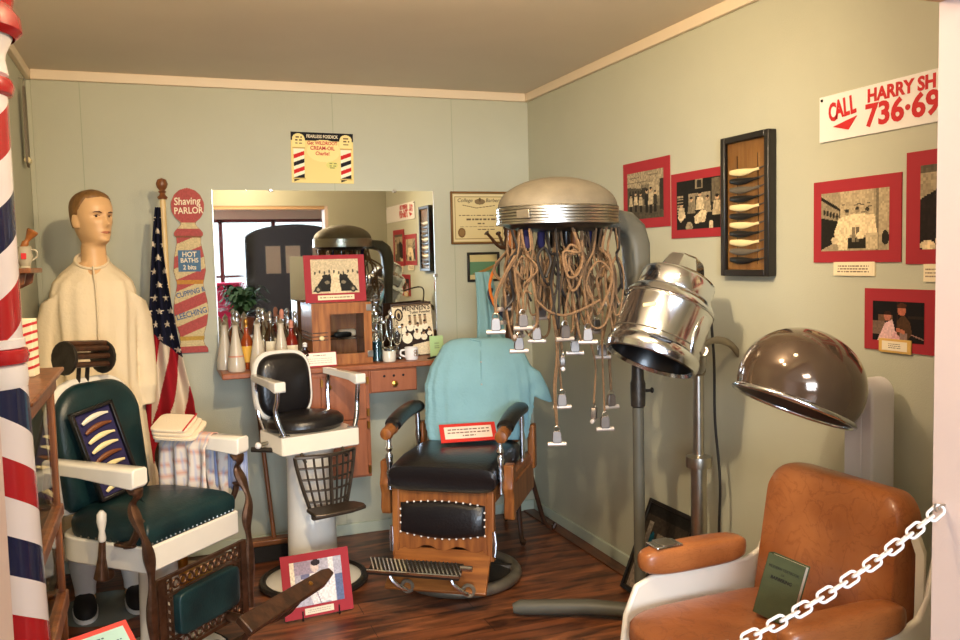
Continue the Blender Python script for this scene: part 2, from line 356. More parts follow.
struct('wall_hall_right', MB().box((HX1, HY, 0), (HX1+.1, YF, H)), M['jamb'])
# hall window wall seen in the mirror
wx0, wx1, wz0, wz1 = -2.2, 2.6, 0.75, 2.2
struct('wall_hall_rear', MB().box((HX0, HY-.1, 0), (wx0, HY, H)).box((wx1, HY-.1, 0), (HX1, HY, H)).box((wx0, HY-.1, 0), (wx1, HY, wz0)).box((wx0, HY-.1, wz1), (wx1, HY, H)), M['trim'])
wf = MB()
n = 6
for i in range(n+1):
    x = wx0+(wx1-wx0)*i/n; wf.box((x-.03, HY-.08, wz0), (x+.03, HY-.02, wz1))
wf.box((wx0, HY-.08, wz0), (wx1, HY-.02, wz0+.05)).box((wx0, HY-.08, wz1-.05), (wx1, HY-.02, wz1)).box((wx0, HY-.08, 1.3), (wx1, HY-.03, 1.34))
win = struct('window_1', wf, M['maroon'])
pn = MB().box((wx0, HY-.055, wz0), (wx1, HY-.050, wz1)).build('pane', M['pane'], win)
# crown trim and baseboards
t = .022
struct('trim_back', MB().box((LEFT+t, BACK-t, H-.048), (RIGHT-t, BACK, H)), M['trim'], bevel=.004)
struct('trim_right', MB().box((RIGHT-t, Y0, H-.048), (RIGHT, BACK, H)), M['trim'], bevel=.004)
struct('trim_left', MB().box((LEFT, Y0, H-.048), (LEFT+t, BACK, H)), M['trim'], bevel=.004)
struct('trim_left_corner', MB().box((LEFT, BACK-.012, 0), (LEFT+.022, BACK, H-.05)), M['wall'], bevel=.003)
struct('baseboard_back', MB().box((LEFT+.02, BACK-.014, 0), (RIGHT-.014, BACK, .062)), M['base'], bevel=.004)
struct('baseboard_right', MB().box((RIGHT-.014, Y0, 0), (RIGHT, BACK, .062)), M['base'], bevel=.004)
struct('baseboard_left', MB().box((LEFT, Y0, 0), (LEFT+.014, BACK-.02, .062)), M['base'], bevel=.004)
struct('trim_floor_strip', MB().box((RIGHT-.085, Y0, 0), (RIGHT-.016, BACK-.016, .007)), M['oakx'] if 0 else wood('floor_strip_wood', rgb(110, 66, 40), rgb(80, 44, 26), 'y'))
# thin panel seams of the wallboard
sm = MB()
for x in (-.29, .93, 1.6): sm.box((x-.0015, BACK-.0012, .065), (x+.0015, BACK, H-.05))
struct('trim_wall_seams', sm, mat('seam_shadowless', rgb(160, 166, 142), .8))

# ------------------------------------------------------------------ the hall, seen only in the mirror
def mirrored(u, v, y):
    p = at(u, v, y=2*BACK-y); return Vector((p.x, y, p.z))
cx0, cx1 = mirrored(247, 300, -1.7).x, mirrored(345, 300, -1.7).x
ca = thing('horse_carriage', 'black enclosed antique carriage with arched roof, seen in the mirror', 'carriage', ((cx0+cx1)/2, -2.1, 0))
hw = (cx1-cx0)/2; zt = mirrored(300, 224, -1.7).z; zs = mirrored(250, 240, -1.7).z
mb = MB(); prof = [(-hw, .55), (hw, .55), (hw, zs)]+[(hw*math.cos(a), zs+(zt-zs)*math.sin(a)) for a in [PI*i/14 for i in range(1, 14)]]+[(-hw, zs)]
mb.prism(prof, .35, .40)
mb.prism([(-hw, zs-.02)]+[(-hw*math.cos(a), zs+(zt-zs)*math.sin(a)) for a in [PI*i/14 for i in range(15)]]+[(hw, zs-.02)], -.55, .35)
mb.box((-hw, -.55, .5), (-hw+.04, .35, zs)); mb.box((hw-.04, -.55, .5), (hw, .35, zs)); mb.box((-hw, -.55, .5), (hw, .35, .6))
mb.build('body', M['carriage'], ca, bevel=.01)
for i, sx in enumerate((-.45, -.05, .5)):
    MB().box((sx*hw-.09, .401, zs-.42), (sx*hw+.09, .408, zs-.08)).build('window', M['trim'], ca)
for sx in (-1, 1):
    for sy in (-.5, .35):
        wb = MB(); wb.tube([(sx*(hw+.05), sy+.42*math.cos(a), .45+.42*math.sin(a)) for a in [2*PI*i/28 for i in range(28)]], .025, closed=True)
        for i in range(10):
            a = PI*i/5; wb.tube([(sx*(hw+.05), sy, .45), (sx*(hw+.05), sy+.42*math.cos(a), .45+.42*math.sin(a))], .012, 6)
        wb.build('wheel', M['carriage'], ca)
# potted fern
fp = mirrored(243, 330, -.9); fern = thing('potted_fern', 'bushy green fern in a clay pot on a stand, seen in the mirror', 'plant', (fp.x, -.9, 0))
MB().lathe([(.16, 0), (.18, .04), (.05, .07), (.04, .62), (.17, .66), (.17, .69)], 20).build('stand', M['darkwood'], fern)
MB().lathe([(.09, .69), (.13, .88), (.14, .90), (.12, .90), (.11, .86)], 20).build('pot', M['pot'], fern)
mb = MB()
for i in range(90):
    a = rng.rand()*2*PI; L = .18+rng.rand()*.16; up = .1+rng.rand()*.3; pts = []
    P0 = Vector((0, 0, .88))
    for k in range(7):
        q = k/6; pts.append(P0+Vector((math.cos(a)*L*q, math.sin(a)*L*q, up*math.sin(q*2.2))))
    for k in range(6):
        s_ = Vector((-math.sin(a), math.cos(a), 0))*(.035*math.sin(PI*(k+.6)/6.6)+.006); p, q = pts[k], pts[k+1]
        mb.add([p-s_, p+s_, q+s_*.7+Vector((0, 0, -.008)), q-s_*.7+Vector((0, 0, -.008))], [(0, 1, 2, 3)])
mb.build('fronds', M['leaf'], fern)
pk = mirrored(240, 275, -3.6)
tag(MB().box((pk.x-.35, -3.75, 0), (pk.x+.35, -3.45, 1.25)).build('pink_display_panel', M['pink'], bevel=.01), 'bright pink display panel below the hall windows, seen in the mirror', 'panel')

# ================================================================== WALL PIECES
def board(name, label, cat, a, wall, w, h, dep=.004, m='red', group=None):
    """flat board whose centre is a; wall 'b' faces -y, 'r' faces -x"""
    return thing(name, label, cat, a, 0 if wall == 'b' else -PI/2, group)
def photo_on(wall, name, label, corners, pic, picbox, mat_='red', group=None, mt=.004, cat='photograph'):
    """corners: (u0,v0,u1,v1) top-left and bottom-right measured on the wall"""
    if wall == 'b':
        a = at(corners[0], corners[1], y=BACK); b = at(corners[2], corners[3], y=BACK); w_ = b.x-a.x; c = ((a.x+b.x)/2, BACK-.001, (a.z+b.z)/2)
    else:
        a = at(corners[0], corners[1], x=RIGHT); b = at(corners[2], corners[3], x=RIGHT); w_ = a.y-b.y; c = (RIGHT-.001, (a.y+b.y)/2, (a.z+b.z)/2)
    h = abs(a.z-b.z); t = thing(name, label, cat, c, 0 if wall == 'b' else -PI/2, group)
    MB().box((-w_/2, -mt, -h/2), (w_/2, 0, h/2)).build('mat_board', M[mat_], t)
    if pic: 
        x0, z0, x1, z1 = picbox; p = pic(w_*(x1-x0), h*(z1-z0)); p.mesh('print', t, ((x0+x1)/2*w_-w_/2, -mt-.001, h/2-(z0+z1)/2*h))
    return t, w_, h
S = sep
def pic1(w, h):
    p = Pic(w, h, 70, S(.30)); p.poly([(0, 0), (1, 0), (1, .3), (.55, .38), (0, .3)], S(.62))
    for i in range(6): p.line(i*.2-.1, 0, .5+i*.02, .36, .004, S(.42))
    p.line(0, .12, 1, .08, .004, S(.45)); p.line(0, .22, 1, .2, .004, S(.45))
    p.rect(.38, .28, .90, .75, S(.45)).rect(.62, .26, .88, .55, S(.66)).rect(.42, .35, .55, .6, S(.2)).rect(.9, .2, 1, .9, S(.2))
    for i in range(5): p.rect(.06+i*.08, .38, .10+i*.08, .6, S(.16))
    p.poly([(0, .8), (.4, .72), (1, .85), (1, 1), (0, 1)], S(.30))
    for x, y, h_, b in ((.1, .86, .4, .7), (.24, .84, .42, .75), (.38, .86, .42, .7), (.55, .88, .5, .1), (.66, .9, .55, .75), (.78, .88, .45, .2)): p.person(x, y, h_, S(b), w=.45)
    return p.noise(.28, 2)
def pic2(w, h):
    p = Pic(w, h, 70, S(.10)); p.rect(.45, 0, .62, .2, S(.55)).rect(.48, .03, .59, .17, S(.15)).rect(.28, .28, .78, .62, S(.55)).rect(.45, .33, .55, .6, S(.2))
    for i in range(7): p.rect(.02, .3+i*.06, .16, .33+i*.06, S(.6))
    p.rect(.82, .02, 1, .5, S(.4))
    for x, y, h_, b in ((.12, .95, .5, .75), (.35, .85, .5, .5), (.55, .8, .55, .8), (.72, .85, .5, .6), (.93, .95, .6, .7)): p.person(x, y, h_, S(b), w=.6)
    p.poly([(.42, .75), (.6, .62), (.72, .66), (.66, .86), (.44, .9)], S(.82)); p.poly([(.04, .78), (.16, .66), (.22, .72), (.1, .86)], S(.8)); p.ell(.3, .95, .08, .1, S(.6)).ell(.8, .95, .05, .1, S(.8))
    return p.noise(.28, 2)
def pic3(w, h):
    p = Pic(w, h, 84, S(.62)); p.poly([(0, .05), (.32, .3), (.32, .8), (0, .98)], S(.12)); p.poly([(0, .12), (.28, .32), (.28, .5), (0, .42)], S(.55))
    for i in range(5): p.ell(.05+i*.05, .33+i*.02, .02, .05, S(.15))
    p.poly([(.3, .0), (.78, 0), (.78, .5), (.3, .5)], S(.70)); p.rect(.82, 0, .86, 1, S(.45)).rect(.86, 0, 1, .75, S(.68))
    for i in range(14): p.ell(.34+rng.rand()*.42, .2+rng.rand()*.25, .03, .012, S(.35))
    p.poly([(.28, .45), (.5, .38), (.8, .42), (.84, .75), (.2, .72)], S(.88))
    p.poly([(.2, .7), (.34, .55), (.45, .75), (.4, .98), (.28, .98)], S(.86)); p.rect(.42, .78, .72, .97, S(.14)).rect(.48, .6, .52, .86, S(.5)).rect(.54, .6, .58, .86, S(.4)).rect(.68, .72, .84, .98, S(.75)).ell(.6, .75, .06, .06, S(.9)).ell(.22, .82, .06, .06, S(.8)).ell(.95, .8, .05, .12, S(.15))
    for x, y in ((.4, .36), (.55, .33), (.7, .35)): p.ell(x, y, .03, .045, S(.55)).ell(x, y-.03, .03, .03, S(.2))
    return p.noise(.2, 2)
def pic4(w, h):
    p = Pic(w, h, 60, S(.6)); p.rect(0, 0, 1, .1, S(.35)); p.poly([(0, .4), (.3, .25), (.5, .35), (.42, .9), (0, 1)], (.13, .1, .09)); p.line(.1, .4, .45, .15, .012, S(.1))
    p.ell(.52, .22, .09, .1, S(.7)); p.poly([(.45, .35), (.7, .35), (.8, 1), (.35, 1)], S(.35)).ell(.1, .95, .1, .06, S(.85)).ell(.3, .9, .1, .05, S(.7)).person(.85, 1, .8, S(.7)); return p.noise(.28, 2)
def pic5(w, h):
    p = Pic(w, h, 70, (.07, .05, .05)); p.rect(0, .5, .25, .85, (.45, .36, .30)).rect(.12, .33, .4, .5, (.42, .3, .22)).rect(.48, 0, .5, .5, (.2, .13, .1)).rect(.7, .35, 1, .42, (.16, .12, .08))
    p.poly([(.25, .55), (.4, .45), (.5, 1), (.1, 1)], (.86, .70, .70)); p.ell(.3, .38, .07, .1, (.72, .44, .36)).ell(.3, .3, .07, .05, (.2, .1, .06))
    p.poly([(.42, .78), (.52, .72), (.55, 1), (.34, 1)], (.84, .64, .66)); p.poly([(.48, .5), (.6, .3), (.74, .5), (.78, .8), (.66, 1), (.48, .8)], (.30, .2, .12)); p.ell(.58, .22, .08, .13, (.7, .4, .3)).ell(.58, .1, .09, .07, (.3, .16, .09))
    p.rect(.55, .78, .68, 1, (.55, .45, .42)).line(.5, .7, .62, .75, .03, (.7, .42, .32)).line(.76, .8, 1, .9, .01, (.6, .45, .4)); return p.noise(.15, 2)
GP = 'red matted photographs on the right wall'
photo_on('r', 'matted_photograph', 'red-matted sepia photograph of a long barber shop, farthest on the right wall', (624, 165, 671, 226), pic1, (.10, .16, .88, .86), group=GP)
photo_on('r', 'matted_photograph', 'red-matted sepia photograph of seated customers, touching the black razor case', (672, 175, 724, 236), pic2, (.12, .13, .96, .87), group=GP)
photo_on('r', 'matted_photograph', 'large red-matted photograph of barbers in white, below the phone number sign', (815, 183, 902, 262), pic3, (.10, .15, .88, .86), group=GP)
a = at(908, 160, x=RIGHT); b = at(940, 264, x=RIGHT)
t4 = thing('matted_photograph', 'red-matted photograph with a dark draped figure, cut by the doorway edge', 'photograph', (RIGHT-.001, a.y-.18, (a.z+b.z)/2+.01), -PI/2, GP)
h4 = a.z-b.z+.02; MB().box((-.18, -.004, -h4/2), (.18, 0, h4/2)).build('mat_board', M['red'], t4); pic4(.26, h4*.74).mesh('print', t4, (0, -.005, 0))
t5, w5, h5 = photo_on('r', 'matted_photograph', 'red-matted colour photograph of a child in a pink cape, lowest on the wall', (866, 288, 936, 356), pic5, (.13, .20, .86, .84), group=GP)
mb = MB().box((-.26*w5, -.009, -h5*.52), (.20*w5, -.0055, -h5*.30)); cp = mb.build('caption_card', M['yellowpaper'], t5)
Pic(.36*w5, h5*.15, 50, (.93, .88, .78)).writing(.25, .75, (.3, .5, .7), .06, (.35, .3, .25)).mesh('caption', cp, (-.03*w5, -.0102, -h5*.41))
for (u0, v0, u1, v1, lb) in ((835, 262, 876, 276, 'cream caption card under the photograph of barbers in white'), (925, 264, 948, 282, 'cream caption card below the draped figure photograph, beside doorway edge')):
    a = at(u0, v0, x=RIGHT); b = at(u1, v1, x=RIGHT); w_ = a.y-b.y
    t = thing('caption_card', lb, 'caption', (RIGHT-.001, (a.y+b.y)/2, (a.z+b.z)/2), -PI/2, 'caption cards on the right wall')
    hh = a.z-b.z; MB().box((-w_/2, -.005, -hh/2), (w_/2, 0, hh/2)).build('card', M['paper'], t)
    Pic(w_*.9, hh*.8, 70, (.93, .87, .74)).writing(.05, .92, (.25, .5, .75), .05, (.5, .42, .36)).mesh('caption', t, (0, -.006, 0))

# phone number sign
a = at(821, 98, x=RIGHT); b = at(821.5, 143.5, x=RIGHT); hs = a.z-b.z; Ls = .92
ts = thing('phone_number_sign', 'long white painted metal sign with red CALL and phone number lettering', 'sign', (RIGHT-.001, a.y-Ls/2, (a.z+b.z)/2), -PI/2)
MB().box((-Ls/2, -.006, -hs/2), (Ls/2, 0, hs/2)).build('plate', M['white'], ts, bevel=.002)
def sx_(u): return (a.y-at(u, 120, x=RIGHT).y)-Ls/2
mb = MB()
for ch, u, dz in (('C', 834.5, -.01), ('A', 841, 0), ('L', 848, .004), ('L', 854.5, .008)): mb.text(ch, .078, sx_(u), hs*.14+dz*.6, -.007, sx=.62, rot=.12, bold=.003)
mb.prism([(sx_(835), -hs*.20), (sx_(859), hs*.02-.012), (sx_(850.5), -hs*.32)], -.0085, -.0062)
mb.text('HARRY SH', .054, (sx_(869)), hs*.27, -.007, align='LEFT', sx=.98, bold=.002)
mb.text('736·69', .092, (sx_(867)), -hs*.14, -.007, align='LEFT', sx=1.06, bold=.003)
mb.build('lettering', M['redink'], ts)
for x in (-Ls/2+.012, Ls/2-.012): MB().lathe([(.005, 0), (.004, .003), (0.0005, .004)], 10, M=Matrix.Translation((x, -.006, hs/2-.012)) @ Matrix.Rotation(PI/2, 4, 'X')).build('nail', M['blackink'], ts)

# razor collection case on the right wall
a = at(720, 138, x=RIGHT-.038); b = at(777, 276, x=RIGHT); w_ = a.y-b.y; hh = at(760, 130, x=RIGHT-.038).z-at(760, 276.5, x=RIGHT-.038).z
tc_ = thing('razor_display_case', 'tall black-framed wall case holding eleven straight razors on wood', 'display case', (RIGHT-.001, (a.y+b.y)/2, at(760, 130, x=RIGHT-.038).z-hh/2), -PI/2)
f = .024; dp = .038
MB().box((-w_/2, -dp, -hh/2), (-w_/2+f, 0, hh/2)).box((w_/2-f, -dp, -hh/2), (w_/2, 0, hh/2)).box((-w_/2+f, -dp, hh/2-f), (w_/2-f, 0, hh/2)).box((-w_/2+f, -dp, -hh/2), (w_/2-f, 0, -hh/2+f)).build('frame', M['blackwood'], tc_, bevel=.004)
MB().box((-w_/2+f, -.02, -hh/2+f), (w_/2-f, -.001, hh/2-f)).build('backing', M['pine'], tc_)
MB().box((-w_/2+f, -dp+.012, -hh/2+f), (w_/2-f, -dp+.015, hh/2-f)).build('glass_pane', M['pane'], tc_)
for x in (-.055, .06): MB().tube([(x, -.021, hh/2-f-.05), (x+.006, -.022, 0), (x, -.021, -hh/2+f+.02)], .0012, 6).build('hanging_thread', M['darkwood'], tc_)
def razor(L, m, blade_on=False):
    mb = MB(); pts = [(-L/2+L*i/12, 0, .005*math.sin(PI*i/12)*-1) for i in range(13)]
    mb.tube(pts, [.005+.008*math.sin(PI*min(1, (i+1.2)/11)) for i in range(13)], 10, M[m], flat=.45)
    mb.tube([(L/2-.004, 0, 0), (L/2+.02, 0, .004), (L/2+.035, 0, .008)], [.004, .003, .002], 8, M['blade'], flat=.4); return mb
kinds = ['ivory', 'black', 'horngrey', 'black', 'ivory', 'black', 'ivory', 'black', 'ivory', 'horngrey', 'black']
for i, k in enumerate(kinds):
    z = hh*.245-i*hh*.0625
    r = thing('straight_razor', '', 'razor', (RIGHT-.030, tc_.location.y+.005, tc_.location.z+z), -PI/2, 'razors in the wall case')
    nm = ['first', 'second', 'third', 'fourth', 'fifth', 'sixth', 'seventh', 'eighth', 'ninth', 'tenth', 'lowest'][i]
    r['label'] = f"{ {'ivory':'ivory-handled','black':'black-handled','horngrey':'grey horn-handled'}[k]} straight razor, {nm}{'' if nm=='lowest' else ' from top'} in the black wall case"
    mb = razor(.165, k); mb.build('handle', M[k], r)

# Wildroot sign
a = at(290, 132, y=BACK); b = at(354, 183.5, y=BACK); w_ = b.x-a.x; hh = a.z-b.z
tw = thing('hair_oil_sign', 'small yellow tin hair oil sign with two barber poles, above the mirror', 'sign', ((a.x+b.x)/2, BACK-.001, (a.z+b.z)/2), 0, rx=0, ry=.012)
pw = Pic(w_, hh, 130, (.93, .84, .55)); Rr, Kk, Yl = (.80, .12, .10), (.05, .04, .08), (.97, .88, .60)
pw.rect(0, 0, 1, .16, Kk)
for cx in (.12, .88):
    pw.ell(cx, .14, .10, .11, Yl).rect(cx-.10, .14, cx+.10, .3, Yl)
    pw.rect(cx-.085, .32, cx+.085, .90, (.98, .94, .82))
    for i in range(4):
        z = .40+i*.15; pw.poly([(cx-.085, z+.05), (cx+.085, z-.03), (cx+.085, z+.05), (cx-.085, z+.13)], Rr if i % 2 == 0 else Kk)
    pw.rect(cx-.10, .30, cx+.10, .325, (.8, .68, .4)).rect(cx-.10, .90, cx+.10, .93, (.8, .68, .4))
    pw.writing(cx-.06, cx+.06, (.1, .16, .22), .012, (.4, .3, .2))
pw.ell(.52, .36, .27, .22, Yl); pw.poly([(.60, .5), (.68, .55), (.55, .60)], Yl); pw.ell(.65, .64, .10, .07, (.88, .84, .5)).writing(.6, .72, (.61, .65, .69), .01, (.5, .5, .3))
MB().box((-w_/2, -.004, -hh/2), (w_/2, 0, hh/2)).build('plate', M['lime'], tw, bevel=.001); pw.mesh('print', tw, (0, -.0045, 0))
mb = MB(); mb.text('FEARLESS FOSDICK', .023, 0, hh*.42, -.0052, M['paper'], sx=.85, bold=.0005)
mb.text('Get WILDROOT', .026, 0, hh*.29, -.0052, M['redink'], sx=.85, bold=.0006).text('CREAM-OIL', .028, 0, hh*.19, -.0052, M['redink'], sx=.9, bold=.0006).text('Charlie!', .026, 0, hh*.085, -.0052, M['redink'], sx=.9, bold=.0006)
mb.build('lettering', None, tw, smooth=0)

# mirror with clips
a = at(211.5, 190, y=BACK-.01); b = at(433.5, 192, y=BACK-.01); zb = .985
w_ = b.x-a.x; hh = a.z-zb; tm = thing('wall_mirror', 'large frameless wall mirror held by clips above the vanity counter', 'mirror', ((a.x+b.x)/2, BACK-.001, zb+hh/2))
MB().box((-w_/2, -.007, -hh/2), (w_/2, 0, hh/2)).build('mirror_glass', M['mirror'], tm, smooth=0)
for x, z in ((-w_*.25, hh/2), (w_*.31, hh/2), (w_/2, -.02)):
    MB().cbox((x, -.008, z), (.022, .012, .016)).build('clip', M['satin'], tm, bevel=.003)
for x0, x1 in ((-w_/2-.001, -w_/2+.003), (w_/2-.003, w_/2+.001)): MB().box((x0, -.009, -hh/2), (x1, -.006, hh/2)).build('bevelled_edge', M['satin'], tm)

def frame_box(t, w_, h, f, d, m, bevel=.003):
    MB().box((-w_/2, -d, -h/2), (-w_/2+f, 0, h/2)).box((w_/2-f, -d, -h/2), (w_/2, 0, h/2)).box((-w_/2+f, -d, h/2-f), (w_/2-f, 0, h/2)).box((-w_/2+f, -d, -h/2), (w_/2-f, 0, -h/2+f)).build('frame', M[m], t, bevel=bevel)
# diploma
a = at(449.5, 191.5, y=BACK); b = at(507, 243.5, y=BACK); w_ = b.x-a.x; h = a.z-b.z
td = thing('framed_diploma', 'cream barber college diploma in a thin brown frame beside the mirror', 'diploma', ((a.x+b.x)/2, BACK-.001, (a.z+b.z)/2))
frame_box(td, w_, h, .012, .016, 'gilt')
p = Pic(w_-.02, h-.02, 130, (.80, .72, .52)); p.rect(.02, .03, .98, .97, (.86, .80, .64)).rect(.045, .06, .955, .94, (.62, .54, .36)).rect(.06, .08, .94, .92, (.84, .77, .58))
p.ell(.52, .17, .10, .06, (.5, .42, .3)).ell(.52, .13, .02, .04, (.4, .33, .22)); p.line(.2, .24, .45, .30, .006, (.45, .38, .28)).line(.45, .3, .8, .25, .006, (.45, .38, .28))
for z, x0, x1, t_ in ((.45, .12, .9, .012), (.53, .25, .85, .018), (.62, .45, .6, .014), (.68, .12, .85, .008), (.74, .45, .8, .01)): p.writing(x0, x1, (z,), t_, (.42, .35, .27))
p.ell(.17, .80, .07, .10, (.46, .34, .2)).ell(.17, .80, .05, .07, (.54, .42, .26)); p.mesh('certificate', td, (0, -.006, 0))
mb = MB(); mb.text('College', .03, -.085, h*.33, -.0075, shear=.2).text('Barbers', .03, .088, h*.33, -.0075, shear=.2).build('lettering', M['ink'], td)
# small landscape picture
a = at(466.5, 252.5, y=BACK); b = at(496, 281, y=BACK); w_ = b.x-a.x+.02; h = a.z-b.z
t = thing('framed_picture', 'small dark-framed landscape picture below the diploma', 'picture', ((a.x+b.x)/2+.01, BACK-.001, (a.z+b.z)/2))
frame_box(t, w_, h, .014, .016, 'blackwood')
p = Pic(w_-.02, h-.02, 60, (.78, .72, .52)); p.rect(0, .3, 1, .8, (.36, .52, .40)).rect(0, .8, 1, 1, (.80, .74, .56)); p.poly([(.1, .78), (.5, .6), (1, .35), (1, .45), (.55, .7), (.3, .8)], (.62, .46, .24)); p.mesh('print', t, (0, -.008, 0))

# SHAVING PARLOR cut-out sign
ztop, zbot = at(188, 188, y=BACK).z, at(192, 352.5, y=BACK).z; zc = (ztop+zbot)/2; xc = at(190.5, 270, y=BACK).x-.004; Hh = ztop-zbot
tp = thing('shaving_parlor_sign', 'flat wooden barber pole cut-out sign reading Shaving Parlor on the wall', 'sign', (xc, BACK-.001, zc), 0, ry=0.012)
def hwid(q):   # q 0 top..1 bottom, half width
    K = [(0, .0), (.012, .035), (.04, .062), (.09, .08), (.14, .078), (.18, .062), (.208, .035), (.225, .037), (.25, .058), (.268, .07), (.285, .070), (.30, .060), (.33, .058), (.42, .073), (.50, .078), (.555, .068), (.575, .064), (.60, .066), (.68, .080), (.74, .084), (.82, .076), (.89, .058), (.905, .062), (.93, .056), (.955, .062), (.975, .077), (1, .077)]
    for (a, b), (c, d) in zip(K, K[1:]):
        if q <= c: return b+(d-b)*(q-a)/(c-a)
    return .077
qs = [i/70 for i in range(71)]
out = [(hwid(q), Hh/2-q*Hh) for q in qs]+[(-hwid(q), Hh/2-q*Hh) for q in qs[::-1]]
MB().prism(out[1:-1], -.014, 0).build('board', M['gilt'], tp)
p = Pic(.18, Hh, 60, (.80, .70, .52)); SR, SC, SB = (.64, .21, .20), (.74, .65, .46), (.28, .40, .50)
ph = (p.Y*Hh+p.X*.18*.42)/.118
SR, SC, SB = (.66, .29, .27), (.78, .70, .52), (.30, .43, .54); p.a[(ph % 1) < .5] = SR; p.a[(ph % 1) >= .5] = SC
p.rect(0, 0, 1, .21, SR).rect(0, .215, 1, .245, SC).rect(0, .245, 1, .29, SR).rect(0, .29, 1, .298, (.5, .3, .2)).rect(0, .555, 1, .58, (.72, .5, .2)).rect(0, .9, 1, .925, (.7, .56, .24)).rect(0, .925, 1, .96, SC).rect(0, .96, 1, 1, SR)
p.rect(.2, .375, .80, .505, SB)
p.noise(.12, 2)
# print only inside the outline
o = p.mesh('painted_face', tp, (0, -.0146, 0)); me = o.data; bm = bmesh.new(); bm.from_mesh(me)
bmesh.ops.delete(bm, geom=[f for f in bm.faces if abs(f.calc_center_median().x) > hwid(min(1, max(0, (Hh/2-f.calc_center_median().z)/Hh)))-.002], context='FACES'); bm.to_mesh(me); bm.free()
mb = MB(); mb.text('Shaving', .052, -.002, Hh*.418, -.0158, M['paper'], sx=.82, shear=.1, rot=.05, bold=.0008).text('PARLOR', .046, .004, Hh*.362, -.0158, M['paper'], sx=.82, rot=.04, bold=.0008)
mb.text('HOT', .036, 0, Hh*.098, -.0158, M['paper'], sx=.9, bold=.0006).text('BATHS', .032, 0, Hh*.062, -.0158, M['paper'], sx=.9, bold=.0006).text('2 bits', .032, 0, Hh*.02, -.0158, M['paper'], sx=.9, bold=.0006)
mb.text('CUPPING &', .036, 0, -Hh*.132, -.0158, M['blueink'], sx=.78, rot=.25, bold=.0008).text('LEECHING', .042, .002, -Hh*.262, -.0158, M['blueink'], sx=.78, rot=.25, bold=.0008)
mb.build('lettering', None, tp, smooth=0)

# ================================================================== VANITY COUNTER
VY, VT = 4.20, .985        # front edge, top height
xl = at(222, 376, y=VY).x; xr = 1.42
vt = thing('vanity_counter', 'brown wall-hung barber vanity counter with cupboard and drawer under the mirror', 'vanity counter', (xl, BACK, 0))
D_ = BACK-VY; W_ = xr-xl; X = lambda u, v=400: at(u, v, y=VY).x-xl; Z = lambda u, v: at(u, v, y=VY).z
VT = at(222, 374.5, y=VY).z
MB().box((0, -D_, VT-.028), (W_, -.002, VT)).build('counter_top', M['cabwood'], vt, bevel=.006)
cxa, cxb = X(297, 440), X(372, 440); czb = Z(372, 477)
MB().box((cxa, -D_+.02, czb), (cxb, -.002, VT-.028)).build('cupboard', M['cabwood'], vt, bevel=.003)
xs = X(323, 440); zs = Z(345, 421)
for (x0, x1, z0, z1) in ((cxa+.008, xs-.002, czb+.01, zs-.002), (xs+.002, cxb-.02, czb+.01, zs-.002), (cxa+.008, xs-.002, zs+.002, VT-.05), (xs+.002, cxb-.02, zs+.002, VT-.05)):
    d = MB().box((x0, -D_+.008, z0), (x1, -D_+.02, z1)).build('door', M['cabwood'], vt, bevel=.003)
    MB().lathe([(.004, 0), (.004, .008), (.014, .014), (.014, .02), (.003, .024)], 16, M=Matrix.Translation(((x0+.035), -D_+.008, z1-.05)) @ Matrix.Rotation(PI/2, 4, 'X')).build('knob', M['brass'], d)
    for z in (z0+.03, z1-.03): MB().box((x1+.002, -D_+.004, z-.018), (x1+.014, -D_+.0195, z+.018)).build('hinge', M['brass'], d)
dx0, dx1, dz0 = cxb, X(418, 380), Z(372, 394)
MB().box((dx0, -D_+.02, dz0), (dx1, -.002, VT-.028)).build('drawer_box', M['cabwood'], vt, bevel=.003)
dr = MB().box((dx0+.006, -D_+.006, dz0+.006), (dx1-.006, -D_+.02, VT-.034)).build('drawer', M['cabwood'], vt, bevel=.003)
MB().lathe([(.005, 0), (.005, .008), (.016, .014), (.016, .02), (.003, .025)], 16, M=Matrix.Translation(((dx0+dx1)/2, -D_+.006, dz0+.045)) @ Matrix.Rotation(PI/2, 4, 'X')).build('knob', M['brass'], dr)
mb = MB()
for k in (-1, 0, 1): mb.lathe([(.007, 0), (.007, .002), (.001, .0025)], 6, M=Matrix.Translation(((dx0+dx1)/2+k*.05, -D_+.006, dz0+.085)) @ Matrix.Rotation(PI/2, 4, 'X'))
mb.build('cut_out', M['blackink'], dr)

def on_top(u, v, y): p = at(u, v, y=y); return (p.x, y, VT)
